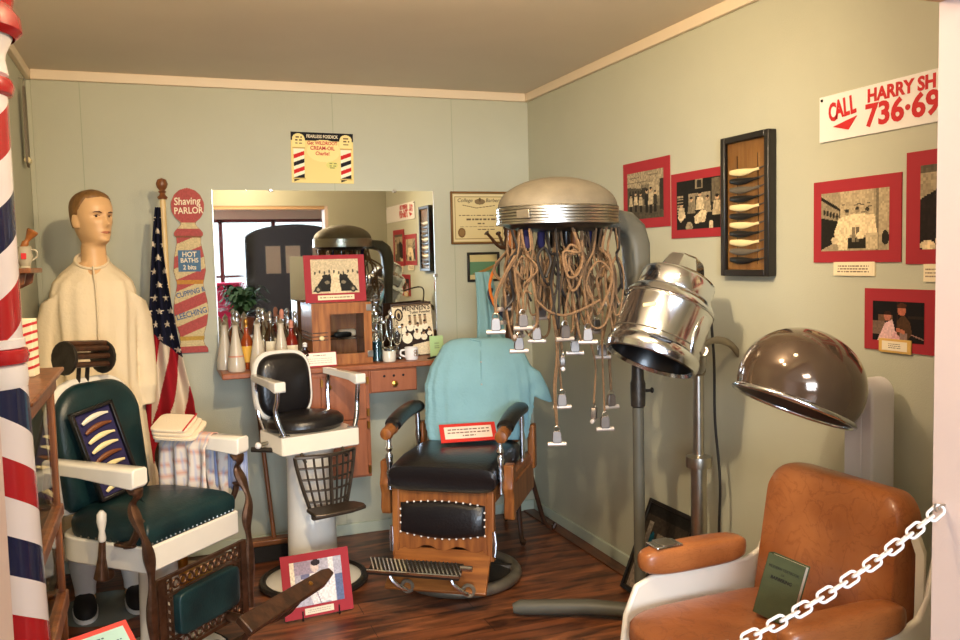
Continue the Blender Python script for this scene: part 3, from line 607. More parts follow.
# ---- bottles: profiles (radius, height)
def bottle(kind, label, u, y, h, group=None, body='milk', lab=None, neck='glass', stopper='satin', cat='bottle', wr=1.0):
    p = at(u, 350, y=y); t = thing({'tall': 'tonic_bottle', 'round': 'tonic_bottle', 'stem': 'glass_jar'}.get(kind, kind), label, cat, (p.x, y, VT), 0, group)
    if kind == 'tall':       # milk glass cone bottle
        MB().lathe([(.002, 0), (.040*wr, .001), (.043*wr, .012), (.040*wr, .05), (.027*wr, h*.48), (.016, h*.72), (.013, h*.86), (.017, h*.89), (.012, h*.9)], 20).build('glass_body', M[body], t)
        MB().lathe([(.011, h*.9), (.015, h*.92), (.010, h*.95), (.005, h*.975), (.004, h), (.001, h)], 14).build('stopper', M[stopper], t)
        if lab: MB().lathe([(.0372*wr, .072), (.0362*wr, .079)], 20, caps=False).build('painted_band', M['pinkw'], t)
    else:
        MB().lathe([(.002, 0), (.030*wr, .001), (.032*wr, .006), (.032*wr, h*.52), (.024*wr, h*.62), (.012, h*.70), (.011, h*.80), (.014, h*.81), (.011, h*.82)], 20).build('glass_body', M[body], t)
        if neck: MB().lathe([(.0115, h*.825), (.012, h*.86), (.009, h*.88), (.013, h*.93), (.010, h*.97), (.004, h), (.001, h)], 14).build('stopper', M[stopper], t)
        if lab:
            a = [(.0325*wr*math.cos(q), .0325*wr*math.sin(q)) for q in [-PI/2-1.0+2.0*i/10 for i in range(11)]]
            mb = MB(); mb.loft([[(x, y_, z) for x, y_ in a] for z in (h*.14, h*.46)], None, False, False); mb.build('paper_label', M[lab], t)
    return t
g1 = 'tonic bottles on the vanity counter'
bottle('tall', 'milk glass tonic bottle at far left of the counter, darker, behind another', 'x' and 225, 4.40, .245, g1, 'milk')
bottle('tall', 'milk glass tonic bottle with small red marks, frontmost at left counter end', 236, 4.28, .25, g1, 'milk', lab=1)
bottle('round', 'clear glass bottle with bright metal stopper behind the left milk glass bottle', 238, 4.48, .285, g1, 'glass', stopper='chrome')
bottle('round', 'amber bottle with a yellow label between the milk glass bottles', 247, 4.365, .25, g1, 'amber', 'lime', stopper='brass')
bottle('tall', 'slender milk glass tonic bottle just left of the child chair back', 258, 4.26, .255, g1, 'milk')
bottle('round', 'clear bottle with cream label behind the child chair, left of a pair', 264, 4.48, .29, g1, 'glass', 'paper', stopper='chrome')
bottle('round', 'clear bottle with cream label behind the child chair, right of a pair', 271, 4.41, .28, g1, 'glass', 'paper', stopper='satin', wr=.95)
bottle('tall', 'milk glass tonic bottle rising behind the middle of the child chair back', 281.5, 4.28, .25, g1, 'milk')
bottle('round', 'clear bottle with pinkish stopper behind the chair back', 283, 4.46, .285, g1, 'glass', stopper='pinkw')
bottle('round', 'dark red tonic bottle with white label and pink stopper', 292, 4.35, .235, g1, 'redtonic', 'paper', stopper='pinkw')
bottle('round', 'clear glass bottle with silver stopper just left of the sterilizer', 296, 4.44, .275, g1, 'glass', stopper='chrome')
t = bottle('round', 'short dark bottle with a white label and cap by the sterilizer', 305, 4.26, .125, g1, 'darkliq', 'white', stopper='white')

# sterilizer cabinet
a = at(313, 361, y=4.26); b = at(371, 303, y=4.26); w_ = b.x-a.x; h = at(345, 303, y=4.26).z-VT; dd = .26
ts = thing('sterilizer_cabinet', 'walnut sterilizer cabinet with glass door window and chrome bands on the counter', 'sterilizer cabinet', ((a.x+b.x)/2, 4.26, VT+.001), .04)
wx = w_/2; g0, g1_, gz0, gz1 = -wx+.090, wx-.04, .055, h-.055
MB().box((-wx, .012, 0), (wx, .03, .014)).box((-wx, .012, h-.014), (wx, dd, h)).box((-wx, .012, 0), (-wx+.014, dd, h)).box((wx-.014, .012, 0), (wx, dd, h)).box((-wx, dd-.012, 0), (wx, dd, h)).box((-wx, .012, 0), (wx, dd, .014)).build('case', M['walnut'], ts)
d = MB().box((-wx, -.004, 0), (g0, .012, h)).box((g1_, -.004, 0), (wx, .012, h)).box((g0, -.004, gz1), (g1_, .012, h)).box((g0, -.004, 0), (g1_, .012, gz0)).build('door', M['walnut'], ts)
MB().box((g0, .002, gz0), (g1_, .005, gz1)).build('glass_pane', M['pane'], d)
MB().lathe([(.012, 0), (.012, .012), (.009, .016), (.001, .017)], 16, M=Matrix.Translation((-wx+.045, -.004, h*.45)) @ Matrix.Rotation(PI/2, 4, 'X')).build('knob', M['ivory'], d)
for z in (.03, h-.045): MB().box((wx-.026, -.008, z), (wx+.003, -.0035, z+.034)).build('hinge', M['satin'], d, bevel=.002)
for k in range(3): 
    MB().box((-wx-.002, -.002, h*.41+k*.018), (-wx-.0005, dd, h*.41+k*.018+.005)).build('chrome_band', M['chrome'], ts)
    MB().box((-wx, -.006, h*.41+k*.018), (g0-.012, -.0042, h*.41+k*.018+.005)).build('dark_band', M['darkwood'], ts)
for k in range(2): MB().box((-wx-.001, .05+k*.09, h+.0005), (-wx+.03, .058+k*.09, h+.003)).build('chrome_strip', M['chrome'], ts)
MB().box((-wx+.02, .04, h*.40), (wx-.02, dd-.02, h*.405)).build('shelf', M['pane'], ts)
sx, sy = ts.location.x, ts.location.y
t = thing('hair_clippers', 'dark hair clippers on the shelf inside the sterilizer window', 'clippers', (sx+.02, sy+.09, VT+h*.405+.003), .3)
MB().sell((0, 0, .016), (.10, .035, .03), .6, mat=M['black']).build('body', None, t); MB().tube(smoothpts([(-.05, 0, .016), (-.07, .02, .01), (-.03, .05, .006), (.03, .05, .006)]), .003, mat=M['cordblack']).build('cord', None, t)
t = tag(MB().cbox((0, 0, .018), (.09, .05, .036)).build('folded_cloth', M['towelw'], None, bevel=.01), 'white folded cloth at the back inside the sterilizer window', 'cloth'); t.location = (sx+.06, sy+.18, VT+h*.405+.003)
t = thing('small_label_card', 'small white label card lying inside the sterilizer at the bottom', 'card', (sx+.02, sy+.05, VT+.016)); MB().cbox((0, 0, .014), (.09, .004, .026)).build('card', M['white'], t)
# photo standing on the sterilizer
a = at(304.5, 303, y=4.36); b = at(364, 254, y=4.36); w2 = b.x-a.x; h2 = b.z-a.z-.0
tph = thing('matted_photograph', 'red-matted photograph of two motorcycles standing on the sterilizer', 'photograph', ((a.x+b.x)/2, 4.33, VT+h+.0035), .05, rx=-.10)
MB().box((-w2/2, 0, 0), (w2/2, .004, h2)).build('mat_board', M['red'], tph); MB().box((-w2/2, .004, 0), (w2/2, .006, h2)).build('paper_backing', M['paper'], tph)
p = Pic(w2*.78, h2*.72, 80, S(.80)); p.poly([(.45, .3), (.55, .3), (.7, 1), (.35, 1)], S(.86))
for sx2, dr_ in ((.28, 1), (.72, -1)):
    p.poly([(sx2+dr_*.12, .42), (sx2-dr_*.05, .55), (sx2-dr_*.26, .95), (sx2+dr_*.10, .95), (sx2+dr_*.14, .6)], S(.12)).ell(sx2-dr_*.15, .88, .07, .10, S(.2)).ell(sx2-dr_*.15, .88, .03, .05, S(.6)).ell(sx2+dr_*.02, .50, .07, .05, S(.15)).ell(sx2+dr_*.05, .68, .05, .05, S(.5))
for i in range(10): p.ell(.08+i*.1, .35+rng.rand()*.06, .02, .05, S(.35))
p.noise(.15, 2).mesh('print', tph, (0, -.001, h2*.55))
Pic(w2*.6, h2*.10, 70, (.92, .86, .70)).writing(.05, .95, (.5,), .12, (.6, .5, .4)).mesh('caption', tph, (0, -.001, h2*.10))
# small white information card with red edge
a = at(303, 366, y=4.22); b = at(337, 351, y=4.22); w2 = b.x-a.x; h2 = b.z-a.z+.01
t = thing('information_card', 'small white typed card with red edge leaning on the sterilizer front', 'card', ((a.x+b.x)/2, 4.222, VT+.001), .03, rx=-.2)
MB().box((-w2/2, 0, 0), (w2/2, .003, h2)).build('mat_board', M['red'], t)
Pic(w2*.96, h2*.86, 80, (.95, .90, .82)).writing(.3, .7, (.2,), .04, (.5, .4, .35)).writing(.12, .88, (.45, .62, .78), .025, (.6, .5, .45)).mesh('card', t, (0, -.001, h2*.53))

# glass pieces right of the sterilizer
def lathe_thing(name, label, cat, u, y, parts, group=None):
    p = at(u, 350, y=y); t = thing(name, label, cat, (p.x, y, VT+.0005), 0, group)
    for pn_, prof, m_ in parts: MB().lathe(prof, 22).build(pn_, M[m_], t)
    return t
lathe_thing('barber_jar', 'tall disinfectant jar of teal liquid beside the sterilizer', 'jar', 377, 4.30,
    [('glass_jar', [(.030, 0), (.031, .004), (.031, .13), (.026, .145), (.024, .15), (.021, .149), (.028, .128), (.0285, .006), (.001, .005)], 'glass'), ('liquid', [(.001, .007), (.0275, .0072), (.0275, .105), (.001, .106)], 'tealliq'), ('lid', [(.025, .151), (.027, .158), (.008, .165), (.006, .185), (.010, .195), (.001, .2)], 'chrome')])
for (u, y, hgt, lb) in ((382, 4.385, .23, 'stemmed clear apothecary glass behind the teal jar'), (391, 4.395, .26, 'tallest stemmed clear apothecary glass behind the cream jar'), (397.5, 4.35, .20, 'small stemmed clear glass in front of the tin poster')):
    lathe_thing('apothecary_glass', lb, 'glass', u, y, [('glass_body', [(.028, 0), (.026, .006), (.006, .014), (.005, hgt*.35), (.018, hgt*.42), (.026, hgt*.6), (.027, hgt*.82), (.025, hgt*.82), (.024, hgt*.6), (.016, hgt*.45), (.001, hgt*.42)], 'glass'), ('lid', [(.028, hgt*.825), (.02, hgt*.87), (.006, hgt*.9), (.009, hgt*.95), (.004, hgt), (.001, hgt)], 'glass')], 'apothecary glasses')
lathe_thing('cream_jar', 'short white jar with a glass lid in front of the apothecary glasses', 'jar', 389, 4.27, [('jar', [(.001, 0), (.032, .001), (.034, .01), (.034, .052), (.031, .056), (.001, .056)], 'bone'), ('lid', [(.035, .057), (.036, .070), (.030, .076), (.001, .077)], 'glass')])
tmug = lathe_thing('shaving_mug', 'white shaving mug with gold lettering in front of the tin poster', 'mug', 411.5, 4.28, [('cup', [(.001, 0), (.030, .001), (.034, .008), (.036, .066), (.033, .066), (.031, .012), (.001, .010)], 'white')])
MB().tube(smoothpts([(-.034, 0, .054), (-.056, 0, .05), (-.058, 0, .03), (-.034, 0, .018)]), .005).build('handle', M['white'], tmug)
MB().lathe([(.0362, .024), (.0366, .05)], 22, caps=False).build('gold_band', M['lime'], tmug) if 0 else None
mb = MB(); mb.text('CE', .022, .012, .045, -.0352, M['brass'], sx=.8, bold=.0006).text('CE', .022, .012, .028, -.0352, M['brass'], sx=.8, bold=.0006); mb.build('lettering', None, tmug, smooth=0)
# MENNEN'S tin
a = at(391, 357, y=4.43); b = at(432, 299, y=4.43); w2 = .225; h2 = .29
t = thing('talcum_tin_poster', "brown and cream Mennen's tin poster of a barber shop crowd, leaning on the mirror", 'poster', (at(415, 340, y=4.44).x+.006, 4.44, VT+.001), -.04, rx=-.16, ry=-.045)
MB().box((-w2/2, 0, 0), (w2/2, .003, h2)).build('plate', M['darkwood'], t)
p = Pic(w2*.97, h2*.97, 120, S(.78)); br_, cr_ = (.16, .10, .07), (.87, .80, .66); p.a[:] = cr_
p.rect(0, 0, 1, .04, br_).rect(.04, .02, .96, .05, (.5, .4, .28)); p.ell(.16, .20, .11, .12, br_).ell(.16, .20, .07, .09, (.75, .66, .5)).ell(.16, .22, .04, .06, br_)
for i in range(4): p.rect(.40+i*.13, .22, .47+i*.13, .25, br_).ell(.435+i*.13, .28, .035, .04, (.6, .48, .36)).rect(.405+i*.13, .31, .47+i*.13, .42, (.55, .46, .34))
p.poly([(0, .52), (.35, .42), (.95, .5), (1, 1), (0, 1)], br_)
for (x, y, r_) in ((.22, .50, .1), (.42, .46, .09), (.62, .50, .11), (.8, .46, .08), (.32, .66, .13), (.58, .62, .10), (.90, .6, .06), (.75, .66, .08)): p.ell(x, y, r_, r_*.8, (.92, .87, .76)).ell(x, y-.08, .035, .04, (.62, .48, .36)).ell(x, y-.11, .035, .02, br_)
p.poly([(.45, .8), (1, .74), (1, 1), (.6, 1), (.35, .92)], cr_); p.rect(0, .72, .22, 1, br_).noise(.2, 1).mesh('print', t, (0, -.001, h2/2))
mb = MB(); mb.text("MENNEN'S", .040, .025, h2*.90, -.0022, sx=.82, bold=.001).text('Toilet Powder', .020, .045, h2*.815, -.0022, bold=.0005).build('lettering', M['ink'], t, smooth=0)
a = at(428, 358, y=4.30); t = thing('green_card', 'small pale green card standing at the right end of the counter', 'card', (at(437, 345, y=4.30).x, 4.30, VT+.001), -.05, rx=-.12)
MB().box((-.037, 0, 0), (.037, .002, .115)).build('card', M['greenpaper'], t); mb = MB()
for z in (.05, .06, .075): mb.box((-.012, -.0012, z), (.014, -.0003, z+.0022))
mb.build('writing', M['ink'], t, smooth=0)
t = thing('hand_clippers', 'small dark hand clippers lying before the green card', 'clippers', (at(436, 360, y=4.26).x, 4.25, VT+.006), .2)
for s_ in (-1, 1): MB().tube(smoothpts([(-.05, s_*.004, 0), (-.01, s_*.012, .004), (.03, s_*.010, .004), (.05, s_*.002, .003)]), .004, mat=M['black']).build('handle', None, t)
MB().cbox((.052, 0, .004), (.02, .03, .008), mat=M['satin']).build('blade', None, t)

# ================================================================== GREEN PORCELAIN CHAIR
GX, GY, GT = -.035, 3.36, .80
g = thing('green_barber_chair', 'antique white porcelain barber chair with dark green leather seat, at left', 'barber chair', (GX, GY, 0), GT)
def rrect(x0, x1, y0, y1, r, z, n=6, fr=.012):
    """rounded plan outline, front corners (y0) with radius fr, rear corners r"""
    out = []
    for cx, cy, a0, rr in ((x1-fr, y0+fr, -PI/2, fr), (x1-r, y1-r, 0, r), (x0+r, y1-r, PI/2, r), (x0+fr, y0+fr, PI, fr)):
        out += [(cx+rr*math.cos(a0+PI/2*i/n), cy+rr*math.sin(a0+PI/2*i/n), z) for i in range(n+1)]
    return out
hw = .238
mb = MB(); mb.loft([rrect(-hw, hw, -.19, .28, .13, z) for z in (.455, .462, .538, .545)]); mb.build('seat_frame', M['porcelain'], g, bevel=.006)
mb = MB(); rings = []
for q, z in ((0, .546), (.003, .56), (.004, .585), (.0, .605), (-.02, .625), (-.06, .642), (-.12, .652)): rings.append(rrect(-hw+.012-q, hw-.012+q, -.182-q, .24+q, .12, z))
mb.loft(rings); mb.build('seat', M['greenleather'], g)
mb = MB()
for k in range(20): mb.sell((-hw+.03+k*(2*hw-.06)/19, -.186, .553), (.008, .006, .008), 1, nu=6, nv=4)
for k in range(9): mb.sell((-hw+.006, -.16+k*.035, .553), (.006, .008, .008), 1, nu=6, nv=4)
mb.build('nail_trim', M['satin'], g)
# backrest: white rim shell and green pad
def back_pad(w, h, d, r=.16, z0=0, n=10):
    out = [(-w/2+.02, z0), (w/2-.02, z0), (w/2, z0+.02)]
    out += [(w/2-r+r*math.cos(a), z0+h-r+r*math.sin(a)) for a in [PI/2*i/n for i in range(n+1)]]
    out += [(-w/2+r+r*math.cos(a), z0+h-r+r*math.sin(a)) for a in [PI/2+PI/2*i/n for i in range(n+1)]]
    out += [(-w/2, z0+.02)]; return out
br_ = bpy.data.objects.new  # noqa
bk = MB(); bk.M = Matrix.Translation((0, .235, .60)) @ Matrix.Rotation(-.12, 4, 'X')
bk.prism(back_pad(.42, .49, 0, .15), 0, .035); ob = bk.build('back_shell', M['porcelain'], g, bevel=.012, seg=3)
bk = MB(); bk.M = Matrix.Translation((0, .235, .60)) @ Matrix.Rotation(-.12, 4, 'X')
pts = back_pad(.39, .46, 0, .14, .01); cx0_, cz0_ = 0, .25
bk.loft([[(x*k, y_, cz0_+(z-cz0_)*k) for x, z in pts] for k, y_ in ((1, -.001), (1, -.018), (.96, -.032), (.85, -.042), (.5, -.05), (.05, -.052))]); bk.build('back_cushion', M['greenleather'], g)
# headrest of slats
hb = MB(); Mh = Matrix.Translation((-.05, .30, 1.165)) @ Matrix.Rotation(.08, 4, 'Y'); hb.M = Mh
for i in range(7):
    a = -PI*.15+PI*1.1*i/6; hb.tube([(-.09, -.045+.055*-math.cos(a)*.5, .055*math.sin(a)), (.09, -.045+.055*-math.cos(a)*.5, .055*math.sin(a))], .011, 8)
hb.build('headrest_slats', M['darkwood'], g)
for s_ in (-1, 1):
    hb = MB(); hb.M = Mh @ Matrix.Translation((s_*.088, -.04, 0)) @ Matrix.Rotation(PI/2, 4, 'Y'); hb.lathe([(.062, -.006), (.064, 0), (.062, .006)], 18); hb.build('headrest_end', M['darkiron'], g)
for x in (-.05, -.01): hb = MB(); hb.tube([(x, .30, 1.06), (x, .29, 1.13)], .008, mat=M['darkiron']); hb.build('headrest_post', None, g)
# arms and supports
for s_ in (-1, 1):
    mb = MB(); rings = []
    for y_, hh_, ww in ((-.205, .030, .032), (-.195, .034, .035), (-.1, .030, .034), (.05, .024, .032), (.22, .022, .030)):
        cz = .80-(.0 if y_ < -.1 else 0)+(.0); rings.append([(s_*.265+x_*ww, y_, cz+.03-hh_+z_*hh_) for x_, z_ in ((-1, -1), (-.6, -1.0), (.6, -1), (1, -.8), (1, .8), (.7, 1), (-.7, 1), (-1, .8))])
    mb.loft(rings); mb.build('armrest', M['porcelain'], g, bevel=.004)
    pts = smoothpts([(s_*.262, -.165, .765), (s_*.262, -.185, .735), (s_*.268, -.165, .70), (s_*.272, -.19, .64), (s_*.268, -.215, .58), (s_*.252, -.215, .50), (s_*.255, -.22, .42), (s_*.255, -.215, .3), (s_*.25, -.22, .16)])
    mb = MB(); mb.tube(pts, [.020 if i < 5 else .013+.004*math.sin(i*.5) for i in range(len(pts))], 8, flat=1.4); mb.build('arm_support', M['bronze'], g)
    mb = MB(); mb.tube(smoothpts([(s_*.27, .21, .79), (s_*.268, .235, .72), (s_*.262, .21, .64), (s_*.25, .20, .54)]), .014); mb.build('rear_arm_support', M['bronze'], g)
    mb = MB(); mb.tube(smoothpts([(s_*.245, -.10, .549), (s_*.247, -.13, .56), (s_*.25, -.16, .60), (s_*.252, -.175, .645)]), [.014]*6+[.013]*6+[.012]*6+[.02], 8); mb.sell((s_*.246, -.10, .55), (.03, .09, .012), .5); mb.build('arm_bracket', M['bronze'], g)
# leg rest: openwork bronze frame round a green pad
px0, pz0, pz1, py = -.215, .145, .435, -.215
mb = MB()
for x in (-.215, .215): mb.box((x-.016, py-.008, pz0), (x+.016, py+.008, pz1))
mb.box((-.2, py-.006, pz1-.012), (.2, py+.006, pz1)).box((-.2, py-.006, pz1-.075), (.2, py+.006, pz1-.065)).box((-.2, py-.006, pz0), (.2, py+.006, pz0+.012)).box((-.2, py-.006, pz0+.055), (.2, py+.006, pz0+.065))
for k in range(11):
    x = -.175+k*.035
    for z, r_ in ((pz1-.039, .015), (pz0+.033, .015)):
        mb.tube([(x+r_*math.cos(a), py, z+r_*math.sin(a)) for a in [2*PI*i/12 for i in range(12)]], .0045, 6, closed=True)
for k in range(5):
    for x in (-.178, .178): mb.cbox((x, py, pz0+.085+k*.03), (.02, .008, .012), None, RY(.8))
for x in (-.190, -.164, .164, .190): mb.box((x-.003, py-.005, pz0), (x+.003, py+.005, pz1))
mb.build('leg_rest_frame', M['bronze'], g)
MB().sell((0, py-.012, .288), (.32, .05, .155), .25).build('leg_rest_pad', M['greenleather'], g)
# footrest
ft = MB(); Mf = Matrix.Translation((.02, -.60, .345)) @ Matrix.Rotation(-.9, 4, 'X'); ft.M = Mf
ft.prism([(-.28, -.035), (.15, -.030), (.22, -.012), (.22, .016), (.18, .026), (-.28, .035)], -.014, .014)
ft.build('footrest', M['darkwood'], g, bevel=.005)
for x in (-.16, .12):
    mb = MB(); mb.tube(smoothpts([(x, -.215, .17), (x, -.36, .17), (x, -.50, .24), (x, -.58, .33)]), [.02]*6+[.016]*7+[.012]*6, 8); mb.build('footrest_arm', M['bronze'], g)
MB().sell((-.16, -.40, .205), (.045, .045, .045), 1).build('pivot_ball', M['bronze'], g)
MB().lathe([(.008, 0), (.009, .006), (.001, .009)], 12, M=Mf @ Matrix.Translation((.08, -.012, .0)) @ Matrix.Rotation(PI/2, 4, 'X')).build('footrest_bolt', M['brass'], g)
# lever
mb = MB(); mb.tube([(-.262, -.0, .43), (-.265, -.01, .50), (-.268, -.02, .565)], [.026, .014, .011], 10); mb.build('lever', M['bronze'], g)
mb = MB(); mb.tube([(-.268, -.02, .565), (-.27, -.022, .575), (-.271, -.024, .60), (-.272, -.026, .635), (-.272, -.028, .66), (-.273, -.029, .672)], [.012, .014, .010, .017, .016, .006], 12); mb.build('lever_handle', M['porcelain'], g)
MB().sell((-.24, 0, .43), (.06, .04, .04), .8).build('lever_hub', M['bronze'], g)
MB().lathe([(.24, 0), (.25, .01), (.24, .03), (.20, .035), (.19, .05), (.10, .07), (.075, .12), (.07, .40), (.10, .44), (.10, .456)], 36).build('pedestal', M['porcelain'], g)
MB().lathe([(.248, .0305), (.256, .018), (.256, .006), (.24, .002)], 36, caps=False).build('base_rim', M['darkiron'], g)

# razor case leaning on the green backrest
rot = Matrix.Rotation(GT, 3, 'Z')
def G(x, y, z): v = rot @ Vector((x, y, 0)); return (GX+v.x, GY+v.y, z)
TL, TR_, BL = (79, 402), (113, 397), (97, 470)
tc2 = thing('razor_display_case', 'slim black case of eight razors on navy velvet leaning on the green backrest', 'display case', G(-.065, .085, .668), GT-.25, rx=-.20, ry=-.20)
w2, h2 = .165, .34
frame_box(tc2, w2, h2*2, .001, .001, 'black') if 0 else None
MB().box((-w2/2, 0, 0), (-w2/2+.014, .028, h2)).box((w2/2-.014, 0, 0), (w2/2, .028, h2)).box((-w2/2, 0, 0), (w2/2, .028, .014)).box((-w2/2, 0, h2-.014), (w2/2, .028, h2)).build('frame', M['black'], tc2, bevel=.003)
MB().box((-w2/2+.01, .018, .01), (w2/2-.01, .026, h2-.01)).build('velvet_backing', M['navy'], tc2)
bpy.context.view_layer.update()
cols = ['bone', 'hornbrown', 'ivory', 'ivory', 'hornbrown', 'ivory', 'pinkw', 'ivory']; nms = ['white topmost', 'brown and tan second', 'curved ivory third', 'thin ivory fourth', 'dark brown fifth', 'ivory sixth', 'pink flecked seventh', 'ivory lowest']
for i in range(8):
    loc = tc2.matrix_world @ Vector((.0, .006, h2-.042-i*.037)); r = thing('straight_razor', nms[i]+' razor on the navy velvet of the leaning case', 'razor', loc, 0, 'razors in the leaning case')
    r.rotation_euler = (tc2.matrix_world.to_3x3() @ Matrix.Rotation(-.12, 3, 'Y')).to_euler()
    mb = MB(); L = .105; mb.tube([(-L/2+L*k/10, 0, -.009*(2*k/10-1)**2+.006) for k in range(11)], [.004+.006*math.sin(PI*min(1, (k+1)/10.5)) for k in range(11)], 10, flat=.5); mb.build('handle', M[cols[i]], r)

# towels over the far arm
def cloth(name, fn, nu, nv, mat_, parent=None, thick=.004):
    mb = MB(); rings = [[tuple(fn(i/nu, j/nv)) for i in range(nu+1)] for j in range(nv+1)]; mb.loft(rings, None, False, False)
    o = mb.build(name, mat_, parent, smooth=180); s_ = o.modifiers.new('solid', 'SOLIDIFY'); s_.thickness = thick; s_.offset = 0; return o
def vcol(o, f):
    me = o.data; c = me.color_attributes.new('Col', 'FLOAT_COLOR', 'CORNER'); i = 0; buf = []
    for p in me.polygons:
        for li in p.loop_indices: buf += [*lin(f(me.vertices[me.loops[li].vertex_index].co)), 1]
    c.data.foreach_set('color', buf)
tw = thing('folded_towel', 'cream folded towel with a red stripe on the far porcelain arm', 'towel', G(.245, .09, .835), GT+.35, None, rx=.06, ry=-.28); tw.scale = (1.12, 1.05, .9)
for k in range(3): MB().sell((.0, .01*k, .010+.016*k), (.15-.01*k, .17-.012*k, .018), .35).build('fold', M['towelw'], tw)
MB().box((-.07, -.045, .0515), (.066, -.039, .0535)).build('red_stripe', M['redink'], tw)
def drape(u, v):
    s = (v-.5)*.62; x = (u-.5)*.23*(1+.35*abs(v-.5)); r_ = .047; fold = .012*math.sin(u*22+v*3)*min(1, abs(s)*6)
    if abs(s) < r_*1.6: ang = s/(r_); return Vector((r_*math.sin(ang)+fold*.2, x, r_*math.cos(ang)))
    sg = math.copysign(1, s); dn = abs(s)-r_*1.6; return Vector((sg*(r_*math.sin(1.6)+.01+fold), x+.02*math.sin(v*9+u*5)*dn*3, -dn-.003*math.sin(u*9)))
ob = cloth('plaid_towel', drape, 40, 40, M['printcloth'])
def plaid(co):
    a = (co.y*46) % 1 < .22; b = (co.z*46) % 1 < .22; c = .0
    base = (.84, .80, .76); return (.62, .62, .72) if a and b else (.72, .72, .78) if a else (.80, .62, .56) if b else base
vcol(ob, plaid); ob.location = G(.262, .05, .790); ob.rotation_euler = (0, 0, GT)
tag(ob, 'pale blue and red checked towel hanging over the far porcelain arm', 'towel')
def drape2(u, v):
    p = drape(u, v*.5+.0); return Vector((p.x*1.05, p.y*.8, p.z*.9))
ob = cloth('striped_cloth', lambda u, v: Vector((.05+.012*math.sin(u*25), (u-.5)*.16, .03-v*.20)), 36, 12, M['printcloth'])
vcol(ob, lambda co: (.56, .60, .74) if (co.y*60) % 1 < .5 else (.74, .76, .84)); ob.location = G(.285, -.08, .765); ob.rotation_euler = (0, 0, GT)
tag(ob, 'blue striped cloth hanging behind the checked towel', 'cloth')

# ================================================================== CHILD'S CHAIR
CX, CY, CT = .637, 3.955, .26
c = thing('childs_barber_chair', "small white enamel child's barber chair with black oval backrest and round seat", 'barber chair', (CX, CY, 0), CT)
MB().lathe([(.20, 0), (.235, .004), (.235, .02), (.20, .035), (.185, .04), (.13, .05), (.115, .07), (.110, .35), (.105, .60), (.12, .64), (.12, .652)], 36).build('pedestal', M['porcelain'], c)
MB().tube([(.235*math.cos(a), .235*math.sin(a), .020) for a in [2*PI*i/40 for i in range(40)]], .018, 8, closed=True).build('base_rim', M['darkiron'], c)
mb = MB(); mb.loft([rrect(-.19, .19, -.145, .15, .05, z) for z in (.652, .657, .728, .733)]); mb.build('seat_frame', M['porcelain'], c, bevel=.006)
MB().lathe([(.001, .735), (.165, .736), (.182, .754), (.179, .778), (.158, .797), (.09, .810), (.001, .814)], 36, M=Matrix.Translation((-.002, .02, 0)), sy=.82).build('seat', M['blackleather'], c)
def oval(w, h, e=.6, n=40):
    sg = lambda x: math.copysign(abs(x)**e, x)
    return [(w/2*sg(math.cos(2*PI*i/n)), h/2*sg(math.sin(2*PI*i/n))) for i in range(n)]
Mb = Matrix.Translation((-.048, .155, .925)) @ Matrix.Rotation(-.10, 4, 'X')
for nm_, w_, h_, ys, m_ in (('back_shell', .295, .335, ((.95, .032), (1, .024), (1, .004), (.97, -.002)), 'porcelain'), ('back_cushion', .262, .30, ((1, .0), (1, -.012), (.94, -.026), (.8, -.036), (.4, -.042), (.03, -.043)), 'blackleather')):
    mb = MB(); mb.M = Mb; o2 = oval(w_, h_); mb.loft([[(x*k, y_, z*k) for x, z in o2] for k, y_ in ys]); mb.build(nm_, M[m_], c)
for s_ in (-1, 1):
    cx = s_*.196; x2 = cx+(0 if s_ > 0 else -.0)
    mb = MB(); rings = []
    for y_, hh_, ww in ((-.165, .020, .024), (-.158, .024, .027), (-.08, .018, .022), (.14, .014, .017)):
        rings.append([(cx+x_*ww+(-.03 if y_ > 0 and s_ > 0 else 0), y_, .985+(0.006 if y_ > 0 else 0)-hh_+z_*hh_) for x_, z_ in ((-1, -1), (1, -1), (1, .8), (.8, 1), (-.8, 1), (-1, .8))])
    mb.loft(rings); mb.build('armrest', M['porcelain'], c, bevel=.003)
    mb = MB(); mb.tube(smoothpts([(cx, -.135, .95), (cx, -.125, .90), (cx*1.02, -.11, .85), (cx*.97, -.12, .79), (cx*.88, -.13, .738)]), .011, 10); mb.sell((cx*.86, -.12, .738), (.05, .05, .012), 1); mb.build('arm_post', M['chrome'], c)
    mb = MB(); mb.tube(smoothpts([(cx*.92, .14, .97), (cx*.93, .16, .90), (cx*.9, .15, .80), (cx*.85, .12, .73)]), .009, 8); mb.build('rear_arm_post', M['chrome'], c)
mb = MB(); mb.tube([(-.19, .02, .69), (-.235, .01, .685)], .008); mb.sell((-.24, .01, .685), (.03, .03, .03), 1, mat=M['white']); mb.build('side_knob', M['satin'], c)
MB().tube([(-.14, -.06, .66), (-.26, .04, .665)], .012).build('side_lever', M['darkiron'], c)
